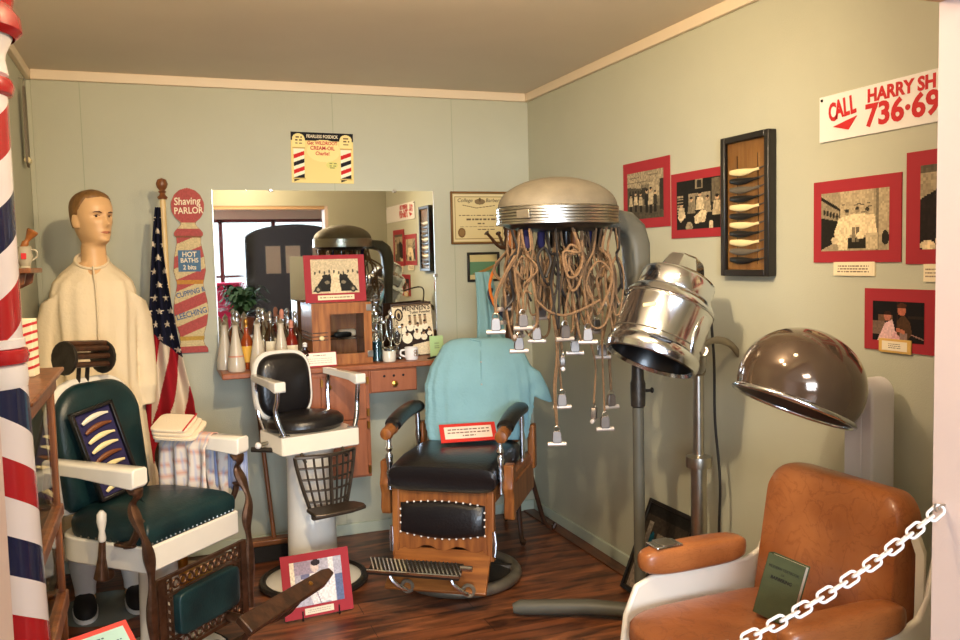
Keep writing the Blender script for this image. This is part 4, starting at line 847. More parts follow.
# cast iron footrest, a curved grate
def gp(u, v, off=0):   # u -1..1, v 0 top..1 bottom
    w_ = .145*(1-.42*v**1.3); bow = .05*math.cos(u*PI/2)*(1-.3*v)
    return (u*w_, -.15-.02-bow+off*1.0-.02*v, .645-.255*v)
for k in range(9):
    u = -1+k*.25; MB().tube([gp(u, i/8) for i in range(9)], .0055 if k % 4 else .009, 6, flat=1.3).build('grate_bar', M['grate'], c)
for k in range(6):
    v = k/5; MB().tube([gp(-1+i*.2, v) for i in range(11)], .0055 if 0 < k < 5 else .009, 6).build('grate_bar', M['grate'], c)
mb = MB(); mb.M = Matrix.Translation((.0, -.28, .415)) @ Matrix.Rotation(.08, 4, 'X')
mb.loft([[(x*.125, y*.055, z) for x, y in ((-1, 1), (-1, -.7), (-.6, -1), (.5, -1), (.95, -.75), (1, -.1), (.8, .7), (.5, 1))] for z in (-.008, .008)]); mb.build('foot_shelf', M['grate'], c, bevel=.004)
MB().box((-.105, -.255, .375), (.095, -.225, .405)).build('shelf_bracket', M['grate'], c, bevel=.004)
for x in (-.1, .1): MB().tube([(x, -.13, .66), (x, -.18, .62)], .008).build('grate_hanger', M['grate'], c)

# matted photograph on the floor
p0 = at(286, 626, z=0); p1 = at(354.5, 612, z=0); ww = (p1-p0).length; rz_ = math.atan2(p1.y-p0.y, p1.x-p0.x)
t = thing('matted_photograph', "red-matted photograph of a child's haircut standing on the floor before the child's chair", 'photograph', ((p0.x+p1.x)/2, (p0.y+p1.y)/2+.012, .012), rz_, rx=-.25)
hh = .262; MB().box((-ww/2, 0, 0), (ww/2, .004, hh)).build('mat_board', M['red'], t)
p = Pic(ww*.76, hh*.70, 70, (.70, .68, .72)); p.rect(0, 0, .08, 1, (.9, .84, .74)).rect(.08, 0, .5, .3, (.62, .56, .62)).rect(.2, .3, .4, .55, (.45, .45, .56)).rect(.75, 0, .85, 1, (.9, .86, .84)).rect(.86, .4, 1, 1, (.38, .42, .54)); p.ell(.48, .16, .08, .13, (.84, .76, .72)).ell(.5, .07, .09, .07, (.2, .16, .18)); p.poly([(.38, .3), (.62, .28), (.85, .95), (.4, 1), (.3, .6)], (.90, .86, .84)).ell(.25, .5, .1, .1, (.85, .78, .76)).line(.45, .6, .55, 1, .01, (.6, .56, .6))
p.noise(.15, 2).mesh('print', t, (0, -.001, hh*.53))
Pic(ww*.42, hh*.10, 50, (.88, .82, .72)).writing(.1, .9, (.35, .65), .08, (.6, .55, .5)).mesh('caption', t, (0, -.001, hh*.09))
for x in (-.25, .28): MB().tube([(x*ww, -.012, .03), (x*ww, -.008, -.008), (x*ww, .09, -.008), (x*ww*.9, .08, .15)], .003, 6).build('easel_wire', M['black'], t)

# push broom behind the pedestal
p0 = at(250, 556, z=0); p1 = at(360, 541, z=0)
t = thing('push_broom', 'wooden push broom with black bristles leaning behind the child chair pedestal', 'broom', ((p0.x+p1.x)/2-.02, BACK-.20, 0), 0)
MB().box((-.28, -.035, .075), (.10, .035, .105)).build('broom_block', M['oakx'], t, bevel=.006)
MB().loft([[(x, y, z) for x, y in ((-.30*k, -.045*k), (.12*k, -.045*k), (.12*k, .045*k), (-.30*k, .045*k))] for k, z in ((1.08, 0), (1, .03), (.94, .076))]).build('bristles', M['broom'], t)
lx = t.location.x
MB().tube([(-.15, 0, .10), (at(255, 390, y=BACK-.12).x-lx, .07, at(255, 380, y=BACK-.12).z)], .0115, 10).build('handle', M['casewood'], t)

# ================================================================== WOODEN BARBER CHAIR
WX, WY, WT = 1.305, 3.74, -.615
q = thing('wooden_barber_chair', 'oak barber chair with black leather seat and ribbed footrest, in the centre', 'barber chair', (WX, WY, 0), WT)
MB().tube([(.255*math.cos(a), -.02+.255*math.sin(a), .028) for a in [2*PI*i/48 for i in range(48)]], .027, 10, closed=True).build('base_ring', M['dullmetal'], q)
MB().lathe([(.23, .03), (.18, .05), (.09, .07), (.06, .12), (.055, .33), (.09, .38), (.16, .42), (.16, .44)], 32, M=Matrix.Translation((0, -.02, 0))).build('pedestal', M['darkiron'], q)
for k in range(4):
    a = k*PI/2+.4; MB().tube([(.05*math.cos(a), -.02+.05*math.sin(a), .05), (.25*math.cos(a), -.02+.25*math.sin(a), .03)], .018, 8).build('base_spoke', M['darkiron'], q)
sw = .242
MB().box((-sw+.01, -.27, .44), (sw-.01, .26, .50)).build('seat_base', M['oakx'], q, bevel=.006)
mb = MB(); rr = []
for y_, z0, z1, k in ((-.315, .505, .55, .97), (-.322, .495, .575, 1), (-.315, .49, .60, 1), (-.28, .49, .615, 1), (-.15, .50, .63, 1), (.1, .50, .625, 1), (.24, .50, .61, .98), (.262, .51, .59, .96)):
    rr.append([(sw*k*math.copysign(abs(math.cos(a))**.35, math.cos(a)), y_, (z0+z1)/2+(z1-z0)/2*math.copysign(abs(math.sin(a))**.5, math.sin(a))) for a in [2*PI*i/32+.01 for i in range(32)]])
mb.loft(rr); mb.build('seat', M['blackleather'], q)
# leg rest panel: hangs from the seat front, bottom swings a little forward
Mp = Matrix.Translation((0, -.285, .495)) @ Matrix.Rotation(-.07, 4, 'X')
mb = MB(); mb.M = Mp; PH = .245
outl = [(-.228, 0), (.228, 0), (.228, -.30), (.20, -.30)]+[(.18-.36*i/12, -PH-.012*math.sin(i*1.3)-.012) for i in range(13)]+[(-.20, -.30), (-.228, -.30)]
mb.prism(outl, -.012, .012); mb.build('leg_panel', M['oak'], q, bevel=.003)
for s_ in (-1, 1):
    mb = MB(); mb.M = Mp; mb.box((s_*.215-.016, -.020, -.30), (s_*.215+.016, .018, .005)); mb.build('panel_stile', M['oak'], q, bevel=.004)
mb = MB(); mb.M = Mp; top = [(x, -.060+.012*math.cos(x*9)) for x in [-.192+.384*i/12 for i in range(13)]]; bot = [(x, -.19-.022*math.cos(x*8.2)) for x in [.192-.384*i/12 for i in range(13)]]
pts = top+bot; mb.loft([[(x*k, y_, -.125+(z+.125)*k) for x, z in pts] for k, y_ in ((1, -.012), (1, -.018), (.93, -.028), (.7, -.036), (.05, -.038))]); mb.build('leg_panel_pad', M['blackleather'], q)
mb = MB(); mb.M = Mp
for x, z in pts[1:12:1]+pts[13:26:1]: mb.sell((x*1.0, -.020, -.125+(z+.125)*1.0), (.010, .009, .010), 1, nu=6, nv=4)
for z in (-.09, -.12, -.15):
    for x in (-.187, .187): mb.sell((x*1.02, -.020, z), (.010, .009, .010), 1, nu=6, nv=4)
mb.build('pad_nails', M['white'], q)
# footboard and ribbed footrest
mb = MB(); mb.M = Matrix.Translation((.0, -.375, .165)) @ Matrix.Rotation(-.85, 4, 'X'); mb.prism([(-.225, -.10), (.225, -.10), (.215, .10), (-.215, .10)], -.010, .010); mb.build('footboard', M['oakx'], q, bevel=.004)
Mr = Matrix.Translation((-.065, -.50, .215)) @ Matrix.Rotation(.35, 4, 'X')
mb = MB(); mb.M = Mr; mb.box((-.20, -.045, -.014), (.20, .045, .004)); mb.build('footrest', M['darkiron'], q, bevel=.004)
mb = MB(); mb.M = Mr
for k in range(22): mb.cbox((-.19+k*.018, -.0, .008), (.006, .085, .008), None, RZ(.5))
mb.box((-.20, -.047, .002), (.20, -.041, .013)); mb.build('footrest_ribs', M['chrome'], q)
for x in (-.15, .12):
    mb = MB(); mb.tube(smoothpts([(x-.04, -.49, .20), (x-.02, -.49, .15), (x+.03, -.45, .10), (x+.02, -.40, .135)]), .009, 8); mb.build('footrest_bracket', M['chrome'], q)
    mb = MB(); mb.tube([(x+.03+.024*math.cos(a), -.45, .115+.024*math.sin(a)) for a in [2*PI*i/14 for i in range(14)]], .008, 6, closed=True); mb.build('footrest_curl', M['dullmetal'], q)
mb = MB(); mb.tube([(.135, -.51, .232), (.185, -.51, .232)], .012, 10); mb.build('footrest_end', M['chrome'], q)
for s_ in (-1, 1):
    MB().tube([(s_*.232, -.325, .22), (s_*.235, -.315, .275), (s_*.232, -.318, .33)], [.009, .013, .008], 8, flat=.8).build('panel_hinge', M['chrome'], q)
    # side rail and scroll posts
    mb = MB(); mb.box((s_*.265-.018, -.20, .47), (s_*.265+.018, .34, .535)); mb.build('side_rail', M['oakx'], q, bevel=.006)
    mb = MB(); sc_ = [(-.245, .60), (-.20, .605), (-.185, .57), (-.20, .54), (-.19, .50), (-.20, .38), (-.215, .355), (-.245, .36), (-.255, .39), (-.245, .45), (-.262, .50), (-.245, .55)]
    mb.M = Matrix.Translation((s_*.285, 0, 0)) @ Matrix.Rotation(PI/2, 4, 'Z'); mb.prism(sc_, -.022, .022); mb.build('front_scroll_post', M['oak'], q, bevel=.006)
    mb = MB(); mb.box((s_*.275-.016, -.20, .36), (s_*.275+.016, .30, .50)) if s_ > 0 else mb.box((s_*.275-.016, -.20, .44), (s_*.275+.016, .30, .50)); mb.build('side_panel', M['oak'], q, bevel=.006)
    mb = MB(); mb.box((s_*.285-.018, .27, .46), (s_*.285+.018, .33, .68)); mb.build('rear_post', M['oak'], q, bevel=.008)
    # arm
    mb = MB(); ax = s_*.262; pts = [(ax, -.215, .742), (ax, -.16, .762), (ax, -.05, .780), (ax, .08, .786), (ax, .20, .775)]
    mb.tube(smoothpts(pts), [.026]*4+[.034]*17+[.030]*3+[.02], 14, flat=1.15); mb.build('arm_pad', M['blackleather'], q)
    mb = MB(); mb.tube([(ax, -.285, .730), (ax, -.28, .730), (ax, -.262, .731), (ax, -.255, .731), (ax, -.24, .735), (ax, -.20, .742), (ax, -.195, .744)], [.012, .026, .030, .022, .026, .031, .02], 16); mb.build('arm_knob', M['oak'], q)
    mb = MB(); mb.lathe([(.012, .48), (.010, .53), (.016, .555), (.009, .575), (.014, .60), (.017, .63), (.010, .65), (.018, .665), (.010, .685), (.013, .72)], 14, M=Matrix.Translation((s_*.255, -.262, 0))); mb.build('front_arm_post', M['chrome'], q)
    mb = MB(); mb.lathe([(.010, .53), (.014, .57), (.009, .60), (.016, .64), (.010, .67), (.014, .70), (.010, .765)], 14, M=Matrix.Translation((s_*.262, .17, 0))); mb.build('rear_arm_post', M['chrome'], q)
mb = MB(); mb.M = Matrix.Translation((0, .27, .58)) @ Matrix.Rotation(-.25, 4, 'X')
bp_ = back_pad(.44, .50, 0, .06); mb.prism(bp_, .012, .04); mb.build('back_frame', M['oak'], q, bevel=.006)
mb = MB(); mb.M = Matrix.Translation((0, .27, .58)) @ Matrix.Rotation(-.25, 4, 'X')
mb.loft([[(x*k, y_, .25+(z-.25)*k) for x, z in back_pad(.41, .47, 0, .06, .015)] for k, y_ in ((1, .012), (1, -.006), (.93, -.018), (.7, -.024), (.05, -.026))]); mb.build('back_cushion', M['blackleather'], q)
rotW = Matrix.Rotation(WT, 3, 'Z')
def Wp(x, y, z): v = rotW @ Vector((x, y, 0)); return (WX+v.x, WY+v.y, z)
t = thing('information_card', 'red-framed white typed card lying on the black seat of the oak chair', 'card', Wp(.04, .03, .642), WT+.45, rx=-.75)
MB().box((-.135, 0, 0), (.135, .004, .10)).build('mat_board', mat('red_card_frame', rgb(206, 44, 34), .6), t)
Pic(.228, .066, 110, (.93, .84, .76)).writing(.06, .95, (.25, .5), .05, (.5, .35, .3)).writing(.35, .65, (.75,), .05, (.5, .35, .3)).mesh('card', t, (0, -.001, .05))

# smock draped over the chair back: body and short sleeves are one garment
def tube_union(name, rings_list, mat_, parent, voxel=.007, smooth_it=3, lab=None):
    mb = MB()
    for rings in rings_list: mb.loft(rings)
    o = mb.build(name, mat_, parent, smooth=180)
    r = o.modifiers.new('remesh', 'REMESH'); r.mode = 'VOXEL'; r.voxel_size = voxel; r.use_smooth_shade = True
    s_ = o.modifiers.new('smooth', 'SMOOTH'); s_.iterations = smooth_it; s_.factor = .5
    return o
def ring(c, rx, ry, n=40, e=1.0, tilt=None, fold=0, fk=9, ph=0):
    out = []
    for i in range(n):
        a = 2*PI*i/n; k = 1+fold*math.sin(fk*a+ph)
        v = Vector((rx*k*math.copysign(abs(math.cos(a))**e, math.cos(a)), ry*k*math.copysign(abs(math.sin(a))**e, math.sin(a)), 0))
        if tilt is not None: v = tilt @ v
        out.append(tuple(Vector(c)+v))
    return out
SB = at(483, 400, y=3.86); body = []
# local frame: x across, y back, z up, turned slightly toward the room
sm_t = thing('teal_smock', 'teal cotton barber smock draped over the back of the oak chair', 'smock', (SB.x, 3.88, 0), -.42)
for z, w_, d_, xo, yo in ((.62, .235, .030, -.02, -.02), (.70, .25, .045, -.02, 0), (.78, .258, .06, -.01, .03), (.88, .262, .068, -.01, .05), (.97, .245, .068, -.005, .07), (1.03, .215, .06, 0, .08), (1.075, .19, .045, 0, .085), (1.10, .15, .03, 0, .09), (1.108, .10, .016, 0, .09)):
    body.append(ring((xo, yo-.02, z), w_, d_, 96, .7, None, .06*min(1, max(.15, (1.09-z)*4)), 17, z*5))
slv = []
for s_ in (1,):
    A = [(s_*.14, .06, 1.04, .055), (s_*.20, .055, 1.01, .055), (s_*.25, .05, .95, .058), (s_*.285, .04, .87, .062), (s_*.305, .03, .80, .066)]
    slv.append([ring(p_[:3], p_[3]*.75, p_[3]*.55, 24, 1, Matrix.Rotation(s_*(.9 if i < 2 else .35), 3, 'Y'), .05, 4, i) for i, p_ in enumerate(A)])
tube_union('garment', [body]+slv, M['smock'], sm_t, .008)
cl = MB(); cl.tube([(-.05, .045, 1.105), (-.0, .028, 1.095), (.004, .02, 1.06)], .006, 8); cl.build('collar_band', M['smock'], sm_t)
MB().tube([(.002, -.018, 1.05), (.002, -.03, .9), (0, -.03, .68)], .003, 6).build('front_placket', M['smock'], sm_t)
for k in range(3): MB().sell((.004, -.035, 1.0-k*.11), (.010, .005, .010), 1, nu=10, nv=6).build('button', M['satin'], sm_t)

# coat tree with a hanging cape and straps
PX, PYc = at(510, 345, y=4.22).x, 4.22
ct = thing('coat_tree', 'dark turned wooden coat tree standing in the far corner', 'coat tree', (PX, PYc, 0))
zt_ = at(507, 224, y=PYc).z
MB().lathe([(.001, zt_), (.018, zt_-.004), (.024, zt_-.02), (.018, zt_-.035), (.022, zt_-.05), (.016, zt_-.07), (.022, zt_-.10), (.018, zt_-.14), (.018, 1.30), (.024, 1.26), (.018, 1.22), (.022, 1.10), (.026, 1.08), (.018, 1.05), (.020, .60), (.026, .56), (.020, .50), (.024, .34), (.001, .30)][::-1], 16).build('pole', M['darkwood'], ct)
for k in range(4):
    a = PI*.02+k*PI/2-.25; ca_, sa_ = math.cos(a), math.sin(a)
    MB().tube(smoothpts([(0, 0, .50), (.07*ca_, .07*sa_, .42), (.13*ca_, .13*sa_, .20), (.17*ca_, .17*sa_, .06), (.215*ca_, .215*sa_, .014), (.235*ca_, .235*sa_, .035)]), .013, 8).build('leg', M['darkwood'], ct)
hk = at(483, 237, y=PYc-.02); 
for k, a in enumerate((PI+.15, -.2, PI/2, -PI/2+.6)):
    L = .13; zb_ = zt_-.12; MB().tube(smoothpts([(0, 0, zb_), (L*.4*math.cos(a), L*.4*math.sin(a), zb_), (L*.8*math.cos(a), L*.8*math.sin(a), zb_+.05), (L*math.cos(a), L*math.sin(a), zb_+.075)]), [.012]*6+[.009]*6+[.008]*5+[.011, .016], 8).build('hook', M['darkwood'], ct)
hx = at(489, 275, y=PYc-.05).x; zc0 = at(489, 272, y=PYc).z; zc1 = at(487, 350, y=PYc).z-.35
def cape(u, v):
    z = zc0+(zc1-zc0)*v; w_ = .05+.09*v; return Vector((hx-.035+u*(w_*1.8)+.01*math.sin(v*5), PYc+.06+.02*math.sin(u*14+v*2)*(.4+v), z))
ob = cloth('teal_cape', lambda u, v: cape(u, v), 24, 24, M['smock'], None, .006); tag(ob, 'long teal cape hanging from the coat tree behind the smock', 'cape')
mb = MB(); mb.tube(smoothpts([at(497, 262, y=4.14), at(491, 278, y=4.13), at(490, 290, y=4.12), at(495, 306, y=4.12), at(499, 312, y=4.13)]), .009, 8, flat=.3); tag(mb.build('orange_strap', M['strap1']), 'bright orange strap looped over the coat tree beside the teal cape', 'strap')
mb = MB(); mb.tube(smoothpts([at(491, 288, y=4.16), at(490, 296, y=4.15), at(498, 309, y=4.14), at(506, 318, y=4.15)]), .014, 8, flat=.3); tag(mb.build('navy_strap', M['strap2']), 'dark navy strap hanging under the orange strap on coat tree', 'strap')

# ================================================================== FLAG
FX, FY = at(166, 250, y=4.32).x, 4.32; ft_ = at(164, 178, y=FY).z
fl = thing('flag_stand', 'light wooden flag pole with a brown turned finial on a floor base', 'flag pole', (FX, FY, 0))
MB().tube([(0, 0, .04), (-.004, 0, ft_-.09)], .0135, 12).build('pole', M['polewood'], fl)
MB().lathe([(.020, ft_-.10), (.024, ft_-.09), (.014, ft_-.08), (.012, ft_-.07), (.020, ft_-.065), (.012, ft_-.058), (.022, ft_-.045), (.027, ft_-.028), (.020, ft_-.008), (.001, ft_)], 18, M=Matrix.Translation((-.004, 0, 0))).build('finial', M['casewood'], fl)
MB().lathe([(.14, 0), (.145, .015), (.12, .03), (.03, .05), (.03, .09), (.018, .10)], 24).build('base', M['brass'], fl)
# flag cloth hangs along the pole, hoist at the pole, folded fly; built as one cloth with stripes and stars in its pattern
FZ0, FZ1 = at(160, 207, y=4.25).z, .42
def fpos(u, v):     # u across the folds 0..1, v down
    z = FZ0+(FZ1-FZ0)*v
    spread = .035+.155*min(1, v*1.25)**.8
    x = FX-.015-(spread*.62)*(1-u)+(spread*.62)*u*min(1, max(0, (v-.12)*1.8))+.0*v
    y = FY-.045-.03*math.sin(u*PI*4.0+1.2)*(.35+.65*min(1, v*1.6))
    return Vector((x, y, z))
nu, nv = 60, 300
stars2 = [(FX-.055+k*.05+(.022 if j % 2 else 0)-.01*j/9, FZ0-.05-j*.062) for j in range(14) for k in (-1, 0, 1, 2)]
mb = MB(); rings = [[tuple(fpos(i/nu, j/nv)) for i in range(nu+1)] for j in range(nv+1)]; mb.loft(rings, None, False, False)
ob = mb.build('flag', M['printcloth'], None, smooth=180); me = ob.data
cA = me.color_attributes.new('Col', 'FLOAT_COLOR', 'CORNER'); Rf, Wf, Bf = rgb(150, 24, 34), rgb(212, 196, 172), rgb(18, 20, 40); buf = []
ci = 0
def star_in(dx, dz, r):
    a = math.atan2(dx, dz); d = math.hypot(dx, dz); k = (a % (2*PI/5)); k = min(k, 2*PI/5-k)
    return d < r*.382/ (math.cos(PI/5 - k)) * (math.cos(PI/5)*.0+1) * 1.0 if False else d*(math.cos(k)+math.sin(k)*((1-.382*math.cos(PI/5))/(.382*math.sin(PI/5)))) < r
stars = [(u_+(.12 if j % 2 else 0), .06+j*.047) for j in range(10) for u_ in (.12, .38, .64, .90)]
for p_ in me.polygons:
    i, j = p_.index % nu, p_.index//nu
    for li in p_.loop_indices:
        vi = me.loops[li].vertex_index; u, v = (vi % (nu+1))/nu, (vi//(nu+1))/nv
        uc, vc = (i+.5)/nu, (j+.5)/nv
        if vc < .46+.10*(uc-.4):
            col = Bf; w_ = .035+.155*min(1, vc*1.25)**.8
            wp = fpos(uc, vc)
            for sx0, sz0 in stars2:
                if abs(sz0-wp.z) < .03 and star_in(wp.x-sx0, wp.z-sz0, .0185): col = Wf
        else:
            k = (uc*1.0+(vc-.5)*2.1)*3.2; col = Rf if (k % 2) < 1 else Wf
            if uc < .10: col = Rf
        buf += [*col, 1]
cA.data.foreach_set('color', buf)
s_ = ob.modifiers.new('solid', 'SOLIDIFY'); s_.thickness = .003
tag(ob, 'furled American flag hanging in folds from the light wooden pole', 'flag')

# ================================================================== MANNEQUIN
MX, MY = at(90, 230, y=4.06).x, 4.06
mn = thing('mannequin', 'male shop mannequin in a long cream nightshirt standing behind the green chair', 'mannequin', (MX, MY, 0), .10)
top = at(88, 189, y=4.02).z-.005
HR = .225                     # head height
yawH = .56                     # the head turns to its own left, image right
Mhd = Matrix.Translation((0.012, -.01, top-HR)) @ Matrix.Rotation(yawH, 4, 'Z')
def head_rings(n=56):
    # (height 0..1 of the head, half width, front depth, back depth, centre y)
    P = [(-.62, .075, .064, .070), (-.45, .056, .050, .060), (-.25, .048, .043, .058), (-.10, .047, .042, .060), (-.04, .044, .050, .062), (.0, .034, .078, .064), (.03, .037, .088, .066), (.08, .044, .091, .070), (.15, .052, .090, .077), (.22, .057, .088, .084), (.30, .062, .087, .090), (.38, .067, .087, .095), (.46, .0705, .087, .097), (.54, .0725, .085, .100), (.62, .0735, .089, .102), (.70, .073, .087, .102), (.78, .070, .080, .098), (.86, .062, .068, .086), (.92, .050, .053, .068), (.97, .030, .032, .042), (.995, .008, .010, .012)]
    rings = []; N = 64
    for k in range(N+1):
        t = P[0][0]+(P[-1][0]-P[0][0])*k/N; i = 0
        while i < len(P)-2 and P[i+1][0] < t: i += 1
        a, b = P[i], P[i+1]; q = (t-a[0])/(b[0]-a[0]); w_, f_, bk_ = [a[j]+(b[j]-a[j])*q for j in (1, 2, 3)]
        r = []
        for m_ in range(n):
            th = 2*PI*m_/n; cx, sy = math.cos(th), math.sin(th)     # front is -y
            x = w_*math.copysign(abs(cx)**.9, cx); d = (f_ if sy < 0 else bk_); y = d*math.copysign(abs(sy)**.9, sy)
            if sy < 0 and t > -.02:
                g_ = lambda cx_, ct, sx_, st: math.exp(-((x-cx_)/sx_)**2-((t-ct)/st)**2)
                y -= .032*g_(0, .355, .010, .055)+.016*g_(0, .47, .007, .08)       # nose
                y += .013*(g_(.030, .50, .016, .045)+g_(-.030, .50, .016, .045))  # eye sockets
                y -= .006*(g_(.028, .575, .022, .025)+g_(-.028, .575, .022, .025)) # brow ridge
                y -= .006*g_(0, .215, .022, .018)+.005*g_(0, .175, .020, .016)     # lips
                y += .004*g_(0, .195, .024, .008)+.005*g_(0, .12, .03, .03)
                y -= .007*g_(0, .05, .022, .035)                                   # chin
                y -= .003*(g_(.045, .38, .018, .06)+g_(-.045, .38, .018, .06))     # cheekbones
            r.append(tuple(Mhd @ Vector((x, y, t*HR))))
        rings.append(r)
    return rings
zs_ = top-HR-.155                 # shoulder height
bd = MB(); bd.loft(head_rings())
for s_ in (-1, 1):      # ears
    bd.M = Mhd; bd.sell((s_*.070, .014, .42*HR), (.018, .040, .062), .8, rot=RZ(s_*-.35), nu=14, nv=10); bd.M = Matrix()
torso = [(zs_+.075, .055, .055, 0), (zs_+.045, .075, .058, 0), (zs_+.02, .11, .066, 0), (zs_-.02, .135, .075, 0), (zs_-.10, .15, .095, 0), (zs_-.22, .155, .105, 0), (zs_-.38, .135, .095, 0), (zs_-.48, .14, .098, 0), (zs_-.58, .15, .10, 0), (.82, .14, .10, 0)]
bd.loft([ring((0, 0, z), a, b, 32, .85) for z, a, b, _ in torso])
for s_ in (-1, 1):
    bd.tube(smoothpts([(s_*.115, 0, zs_-.05), (s_*.158, .01, zs_-.16), (s_*.178, .015, zs_-.32), (s_*.182, -.01, zs_-.42), (s_*.184, -.025, zs_-.52)]), [.038]*4+[.044]*4+[.043]*4+[.040]*4+[.036]*4+[.030]*3+[.027]*2, 16)
    bd.tube([(s_*.09, .0, .86), (s_*.10, 0, .70), (s_*.10, -.005, .48), (s_*.10, .005, .34), (s_*.10, .01, .10), (s_*.10, .01, .06)], [.085, .078, .055, .056, .036, .036], 16)
    bd.tube([(s_*.10, .04, .05), (s_*.10, 0, .05), (s_*.105, -.07, .04), (s_*.11, -.16, .03)], [.034, .042, .036, .026], 12)
body = bd.build('mannequin_body', M['skin'], mn, smooth=180)
r = body.modifiers.new('remesh', 'REMESH'); r.mode = 'VOXEL'; r.voxel_size = .0042; r.use_smooth_shade = True
s2 = body.modifiers.new('smooth', 'SMOOTH'); s2.iterations = 2
# painted hair shell over the skull
hm = MB(); hr = head_rings(); rows = []
for k, row in enumerate(hr):
    t = -.62+(.995+.62)*k/64
    if t < .30: continue
    o2 = []
    for m_ in range(56):
        th = 2*PI*m_/56; fr = math.sin(th)      # -1 front .. 1 back
        c_ = Vector(Mhd @ Vector((0, .005, .55*HR))); p_ = Vector(row[m_]); n_ = (p_-c_).normalized()
        lim = .845-.05*abs(math.cos(th)) if fr < -.55 else (.60+(-fr-.1)*.5 if fr < -.1 else (.50 if fr < .12 else .14+.22*(1-fr)))
        q = min(1, max(0, (t-lim)/.05)); o2.append(tuple(p_+n_*(-.010+.0165*q)))
    rows.append(o2)
hm.loft(rows, None, True); hm.build('hair', M['hair'], mn, smooth=180)
def face(x, t, d=0):   # point on the face
    best = None; p = None
    k = int(round((t+.62)/(1.615)*64)); row = hr[k]
    Mi = Mhd.inverted(); 
    for v in row:
        l = Mi @ Vector(v)
        if l.y < 0 and (best is None or abs(l.x-x) < best): best = abs(l.x-x); p = l
    return Mhd @ Vector((x, p.y-d, t*HR))
for s_ in (-1, 1):
    rz3 = RZ(yawH+s_*.25)
    e_ = MB(); e_.sell(face(s_*.030, .50, -.002), (.024, .010, .0105), 1, rot=rz3 @ RY(-s_*.08), nu=16, nv=10); eo = e_.build('eye', M['eyeball'], mn)
    e_ = MB(); e_.sell(face(s_*.030, .50, .002), (.0125, .007, .0105), 1, rot=rz3, nu=12, nv=8); e_.build('iris', M['iris'], eo)
    e_ = MB(); e_.tube([face(s_*.016, .565, .001), face(s_*.026, .580, .001), face(s_*.038, .582, .000), face(s_*.047, .570, .000)], [.0020, .0032, .0028, .0012], 8); e_.build('eyebrow', M['brow'], mn)
    e_ = MB(); e_.tube([face(s_*.019, .507, .0035), face(s_*.030, .527, .0045), face(s_*.042, .512, .003)], .0013, 6); e_.build('eyelid_line', M['brow'], mn)
e_ = MB(); e_.tube([face(-.024, .197, .000), face(-.008, .208, .002), face(0, .204, .002), face(.008, .208, .002), face(.024, .197, .000)], [.001, .003, .003, .003, .001], 8); e_.tube([face(-.022, .194, .0), face(0, .182, .002), (face(.022, .194, .0))], [.001, .0042, .001], 8); e_.build('lips', M['lips'], mn)
# nightshirt
gr = [(zs_+.085, .070, .068, 48), (zs_+.06, .092, .074, 0), (zs_+.03, .135, .085, 0), (zs_-.01, .175, .100, 0), (zs_-.05, .188, .112, 0), (zs_-.12, .190, .125, 0), (zs_-.26, .182, .13, 0), (zs_-.45, .178, .135, 0), (zs_-.60, .200, .145, 0), (.55, .225, .16, 0), (.33, .235, .170, 0), (.27, .235, .172, 0)]
G1 = []
for i, (z, a, b, _) in enumerate(gr): G1.append(ring((0, .0, z), a*.90, b, 72, .85, RX((.5, .38, .2)[i]) if i < 3 else None, .0 if i < 2 else .012+.005*i, 13, 0.15*i))
slv = []
for s_ in (-1, 1):
    A = [(s_*.095, 0, zs_-.018, .078), (s_*.150, .005, zs_-.055, .080), (s_*.175, .010, zs_-.17, .064), (s_*.186, .015, zs_-.30, .058), (s_*.192, 0, zs_-.42, .056), (s_*.190, -.02, zs_-.47, .057), (s_*.188, -.025, zs_-.515, .048), (s_*.188, -.03, zs_-.555, .046)]
    slv.append([ring(p_[:3], p_[3]*.9, p_[3], 28, 1, Matrix.Rotation(s_*(.95, .62, .25, .12, .08, .05, .03, .02)[i], 3, 'Y'), .05 if i < 6 else .02, 5, i*1.1) for i, p_ in enumerate(A)])
nm = tube_union('nightshirt', [G1]+slv, M['gown'], mn, .007, 3)
mb = MB(); mb.tube([(.0, -.078, zs_+.055), (.004, -.112, zs_-.02), (.006, -.132, zs_-.14), (.004, -.140, zs_-.26)], .004, 6, flat=2); mb.build('placket', M['gown'], mn)
MB().tube([tuple(Vector((.066*math.cos(a), .066*math.sin(a)-.004, zs_+.083+.036*math.sin(a)))) for a in [2*PI*i/30 for i in range(30)]], .006, 8, closed=True).build('neck_band', M['gown'], mn)
for s_ in (-1, 1):
    mb = MB(); mb.loft([ring((s_*.105, -.055, z), a, b, 24, .9) for z, a, b in ((.012, .045, .125), (.03, .048, .128), (.055, .044, .115), (.075, .036, .085), (.085, .02, .05))]); sh = mb.build('slipper', M['shoe'], mn)
    mb = MB(); mb.loft([ring((s_*.105, -.055, z), a, b, 24, .9) for z, a, b in ((.004, .050, .130), (.022, .051, .131))]); mb.build('sole', M['white'], sh)
    mb = MB(); mb.lathe([(.062, .30), (.060, .20), (.044, .10), (.043, .07)], 20, M=Matrix.Translation((s_*.10, .006, 0)), caps=False); mb.build('stocking', M['white'], mn)
MB().lathe([(.20, 0), (.205, .002), (.20, .0035), (.001, .0036)], 36, M=Matrix.Translation((-.02, -.02, 0))).build('stand_base', M['plate'], mn)

